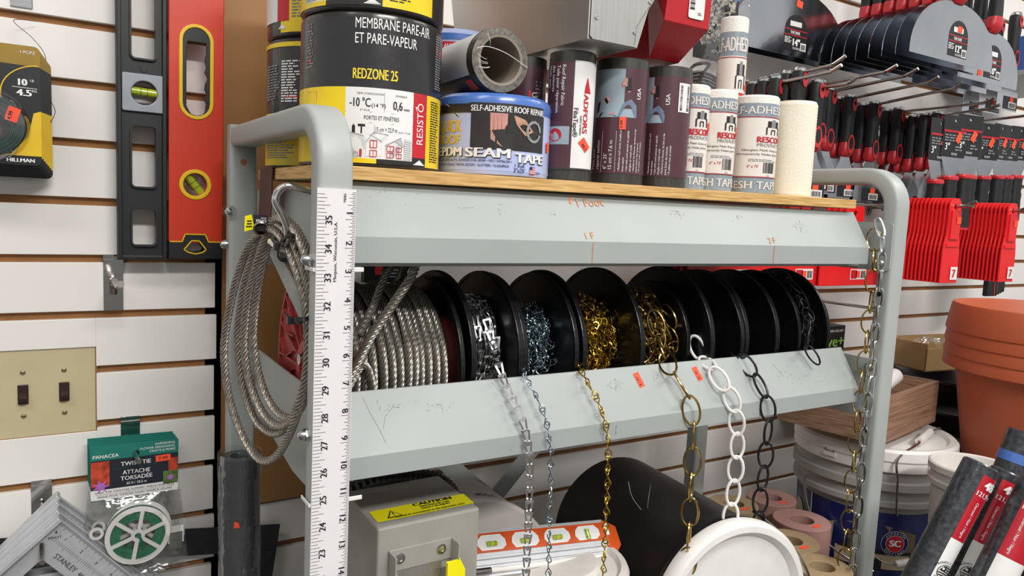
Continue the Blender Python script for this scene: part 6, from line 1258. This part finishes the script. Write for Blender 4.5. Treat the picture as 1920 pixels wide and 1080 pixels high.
# dark saucers and cardboard box
SAUC = M('black_saucer_plastic', '#1c1b1b', .35, var=.2, scale=12)
sx, sy = 1.735, .262
for i in range(6):
    z = FZ + .395 - i * .072 if i else .852; z0 = .92 - .035 - i * .073; 
    t = None; mb = MB(); mb.lathe([(0, z0), (.165, z0), (.195, z0 + .05), (.2, z0 + .052), (.2, z0 + .058), (.19, z0 + .056), (.16, z0 + .008), (0, z0 + .008)], SAUC, (sx, sy, 0), seg=64)
    tag(mb.build('plant_saucer'), 'black plastic plant saucer behind the crate, %s from the top of the stack' % ordn[i], 'saucer', 'stack of black plant saucers')
t = thing('cardboard_box', 'open brown cardboard box holding clear plastic, on the black saucers', 'box', (1.72, .36, .945)); KRAFT = M('kraft_cardboard', '#a8875a', .7, var=.06, scale=15)
ba = radians(-8); BB = lambda x, y, z: Vector((1.60 + x * cos(ba) - y * sin(ba), .325 + x * sin(ba) + y * cos(ba), z)); b0, b1 = .944, 1.012
mb = MB(); mb.box(0, .25, 0, .003, b0, b1 - .012, KRAFT, BB); mb.box(0, .25, .10, .103, b0, b1 + .004, KRAFT, BB); mb.box(0, .003, 0, .103, b0, b1, KRAFT, BB); mb.box(.247, .25, 0, .103, b0, b1, KRAFT, BB); mb.box(0, .25, 0, .103, b0, b0 + .003, KRAFT, BB); mb.build('carton', t)
mb = MB(); V = []
for j in range(7):
    for k in range(12): V.append(BB(.05 + .018 * k, .01 + .013 * j, b1 - .012 + rr.uniform(-.006, .016)))
mb.add(V, [(j * 12 + k, j * 12 + k + 1, (j + 1) * 12 + k + 1, (j + 1) * 12 + k) for j in range(6) for k in range(11)], BAG, False); tag(mb.build('clear_plastic'), 'crumpled clear plastic spilling from the cardboard box', 'plastic wrap')
# small white bucket
wx, wy, wr, wz = 1.092, -.052, .066, .903
t = thing('bucket', 'small dirty white bucket behind the red labelled screen rolls', 'bucket', (wx, wy, FZ)); mb = MB()
mb.lathe([(0, FZ), (.05, FZ), (wr - .004, wz - .035), (wr + .001, wz - .034), (wr + .002, wz - .026), (wr - .002, wz - .024), (wr - .001, wz - .012), (wr + .003, wz - .010), (wr + .003, wz), (wr, wz + .002), (wr - .005, wz), (wr - .009, wz - .03), (0, wz - .04)], WHITEDIRTY, (wx, wy, 0), seg=64); mb.lathe([(wr - .0125, wz - .13), (wr - .008, wz - .128), (wr - .007, wz - .12)], WHITEDIRTY, (wx, wy, 0), seg=64); mb.build('body', t)
# terracotta pots
TERRA = M('terracotta_plastic', '#b55a37', .5, var=.05, scale=8, bump=.03, bscale=300)
px_, py_, pr_, ptop = 1.446, -.004, .188, 1.148
for i in range(4):
    z = ptop - i * .0235; t = None; H = .36; mb = MB()
    mb.lathe([(0, z - H + .004), (.112, z - H + .004), (pr_ - .030, z - .062), (pr_ - .0285, z - .058), (pr_ - .016, z - .004), (pr_ - .014, z), (pr_ - .010, z), (pr_ - .008, z - .004), (pr_ - .0005, z - .050), (pr_ - .001, z - .054), (pr_ - .005, z - .056), (pr_ - .0225, z - .056), (pr_ - .0255, z - .063), (.117, z - H), (0, z - H)], TERRA, (px_, py_, 0), seg=96)
    tag(mb.build('plant_pot'), ('top terracotta pot of the nested stack, its whole rim and inside showing', 'second terracotta pot down in the nested stack', 'third terracotta pot down in the nested stack', 'bottom terracotta pot of the nested stack, its tall body showing')[i], 'pot', 'nested terracotta pots')
mb = MB(); pz = ptop - 3 * .0235 - .36; mb.lathe([(0, FZ), (.13, FZ), (.13, pz - .0005), (0, pz - .0005)], SAUC, (px_, py_, 0), seg=40); tag(mb.build('pot_stand'), 'round black stand under the terracotta pots', 'stand')
# screen rolls with red labels
FOIL = M('charcoal_mesh_in_film', '#54565b', .22, .55, var=.4, scale=160, stretch=(1, 1, 1), bump=.3, bscale=90); LRED = M('label_red', '#b71a2c', .3, var=.05, coat=.5)
def axmap(o, ax, r, toward):
    e1 = Vector(toward) - Vector(o); e1 = (e1 - ax * e1.dot(ax)).normalized(); e2 = ax.cross(e1)
    return lambda u, v, w=0.0: Vector(o) + ax * v + (e1 * cos(u / r) + e2 * sin(u / r)) * (r + w)
def screen(name, label, top, bot, r, turn=0.0, red=True):
    top, bot = Vector(top), Vector(bot); ax = (top - bot).normalized(); L = (top.z - FZ - .012) / ax.z; o = top - ax * L
    t = thing(name, label, 'screen roll', tuple(o)); mb = MB(); mb.lathe([(r * .4, .0), (r, 0), (r, L - .002), (r - .002, L), (r * .5, L), (r * .4, L - .006), (r * .4, 0)], FOIL, o, ax, 40); mb.build('roll', t)
    g = axmap(top, ax, r, CAM); f = lambda u, v, w=0.0: g(u + turn * r, v, w); a = lambda d: radians(d) * r
    if red:
        mb = MB(); mb.quad(f, a(-24), a(100), -.105, -.013, LRED, .0006, 24); mb.quad(f, a(-24), a(100), -.30, -.105, PAPER, .0006, 24); mb.poly(f, [(a(-24), -.105), (a(100), -.105), (a(60), -.112), (a(20), -.128), (a(-24), -.104)][0:1] + [(a(100), -.105), (a(100), -.165), (a(20), -.128), (a(-24), -.098)], LRED, .0009); mb.build('label', t)
        mb = MB(); W = WHITEINK; mb.text('48in', f, a(-6), -.030, .0115, W, w=.024, bold=1.6, lift=.0014); mb.text('121,9 cm', f, a(-18), -.041, .0065, W, w=.028, bold=1, lift=.0014); mb.text('Charcoal / Noir / Negro', f, a(-4), -.050, .0036, W, rot=-pi / 2, bold=.2, lift=.0014)
        cu, cv = a(10), -.150; mb.add([f(cu + .0105 * cos(k * 2 * pi / 24), cv + .0105 * sin(k * 2 * pi / 24), .0015) for k in range(24)] + [f(cu + .0097 * cos(k * 2 * pi / 24), cv + .0097 * sin(k * 2 * pi / 24), .0015) for k in range(24)], [(k, (k + 1) % 24, 24 + (k + 1) % 24, 24 + k) for k in range(24)], INK)
        for k in range(6): y = -.008 + k * .003; h = sqrt(max(0, .0092 ** 2 - y * y)); mb.line(f, [(cu - h * (.1 if y > 0 else 1), cv + y), (cu, cv + y + .0006), (cu + h, cv + y - .0003)], .0015, INK, .0015)
        mb.poly(f, [(cu - .0085, cv + .001), (cu - .0005, cv + .001), (cu - .0005, cv + .009), (cu - .005, cv + .0075)], INK, .0017); mb.quad(f, cu - .006, cu - .003, cv + .003, cv + .006, PAPER, .002)
        for s_, sg in (('PROUDLY MADE', 1), ('IN THE USA', -1)):
            n = len(s_)
            for k, ch in enumerate(s_):
                if ch == ' ': continue
                q = (k - (n - 1) / 2) * .21; aa = pi / 2 - q if sg > 0 else -pi / 2 + q; mb.text(ch, f, cu + .0138 * cos(aa), cv + .0138 * sin(aa) - .001, .0028, INK, align='c', lift=.0015, rot=(-q if sg > 0 else q))
        mb.text('Use 140°', f, a(-18), -.180, .005, INK, lift=.0014, bold=.6); mb.scribble(f, a(-18), a(60), -.198, -.185, 3, INK, .0012); mb.quad(f, a(-15), a(8), -.226, -.205, INK, .0012); mb.build('lettering', t)
    else:
        mb = MB(); mb.lathe([(r + .001, -.012), (r + .001, .002), (0, .002)], TBLUE, top - ax * .035, ax, 32); mb.build('cap', t, label='blue plastic end band')
    return t
D1 = Vector((.106, -.018, .2)).normalized()
screen('window_screen_roll', 'charcoal screen roll with a red 48in label, leftmost of the three leaning rolls', (.838, -.179, .983), (.838 - .097, -.179 + .03, .783), .0225, turn=.75)
screen('window_screen_roll', 'charcoal screen roll with a red 48in label, middle and deepest of the three leaning rolls', (.912, -.180, .962), (.912 - .08, -.180 + .03, .762), .0215, turn=.3)
screen('window_screen_roll', 'charcoal screen roll with a red 48in label, rightmost of the three leaning rolls', (.862, -.240, .975), (.862 - .086, -.240 + .03, .775), .0235, turn=.1)
screen('aluminium_screen_roll', 'grey aluminium screen roll with a blue band at the right edge before the pots', (.985, -.165, 1.005), (.985 - .06, -.165 + .02, .80), .0235, red=False)
# ------------------------------------------------------------------ everything was surveyed from above the floor: bring the floor to zero
for o in list(SC.objects):
    if o.parent is None and o.type in ('MESH', 'EMPTY'): o.location.z -= FZ
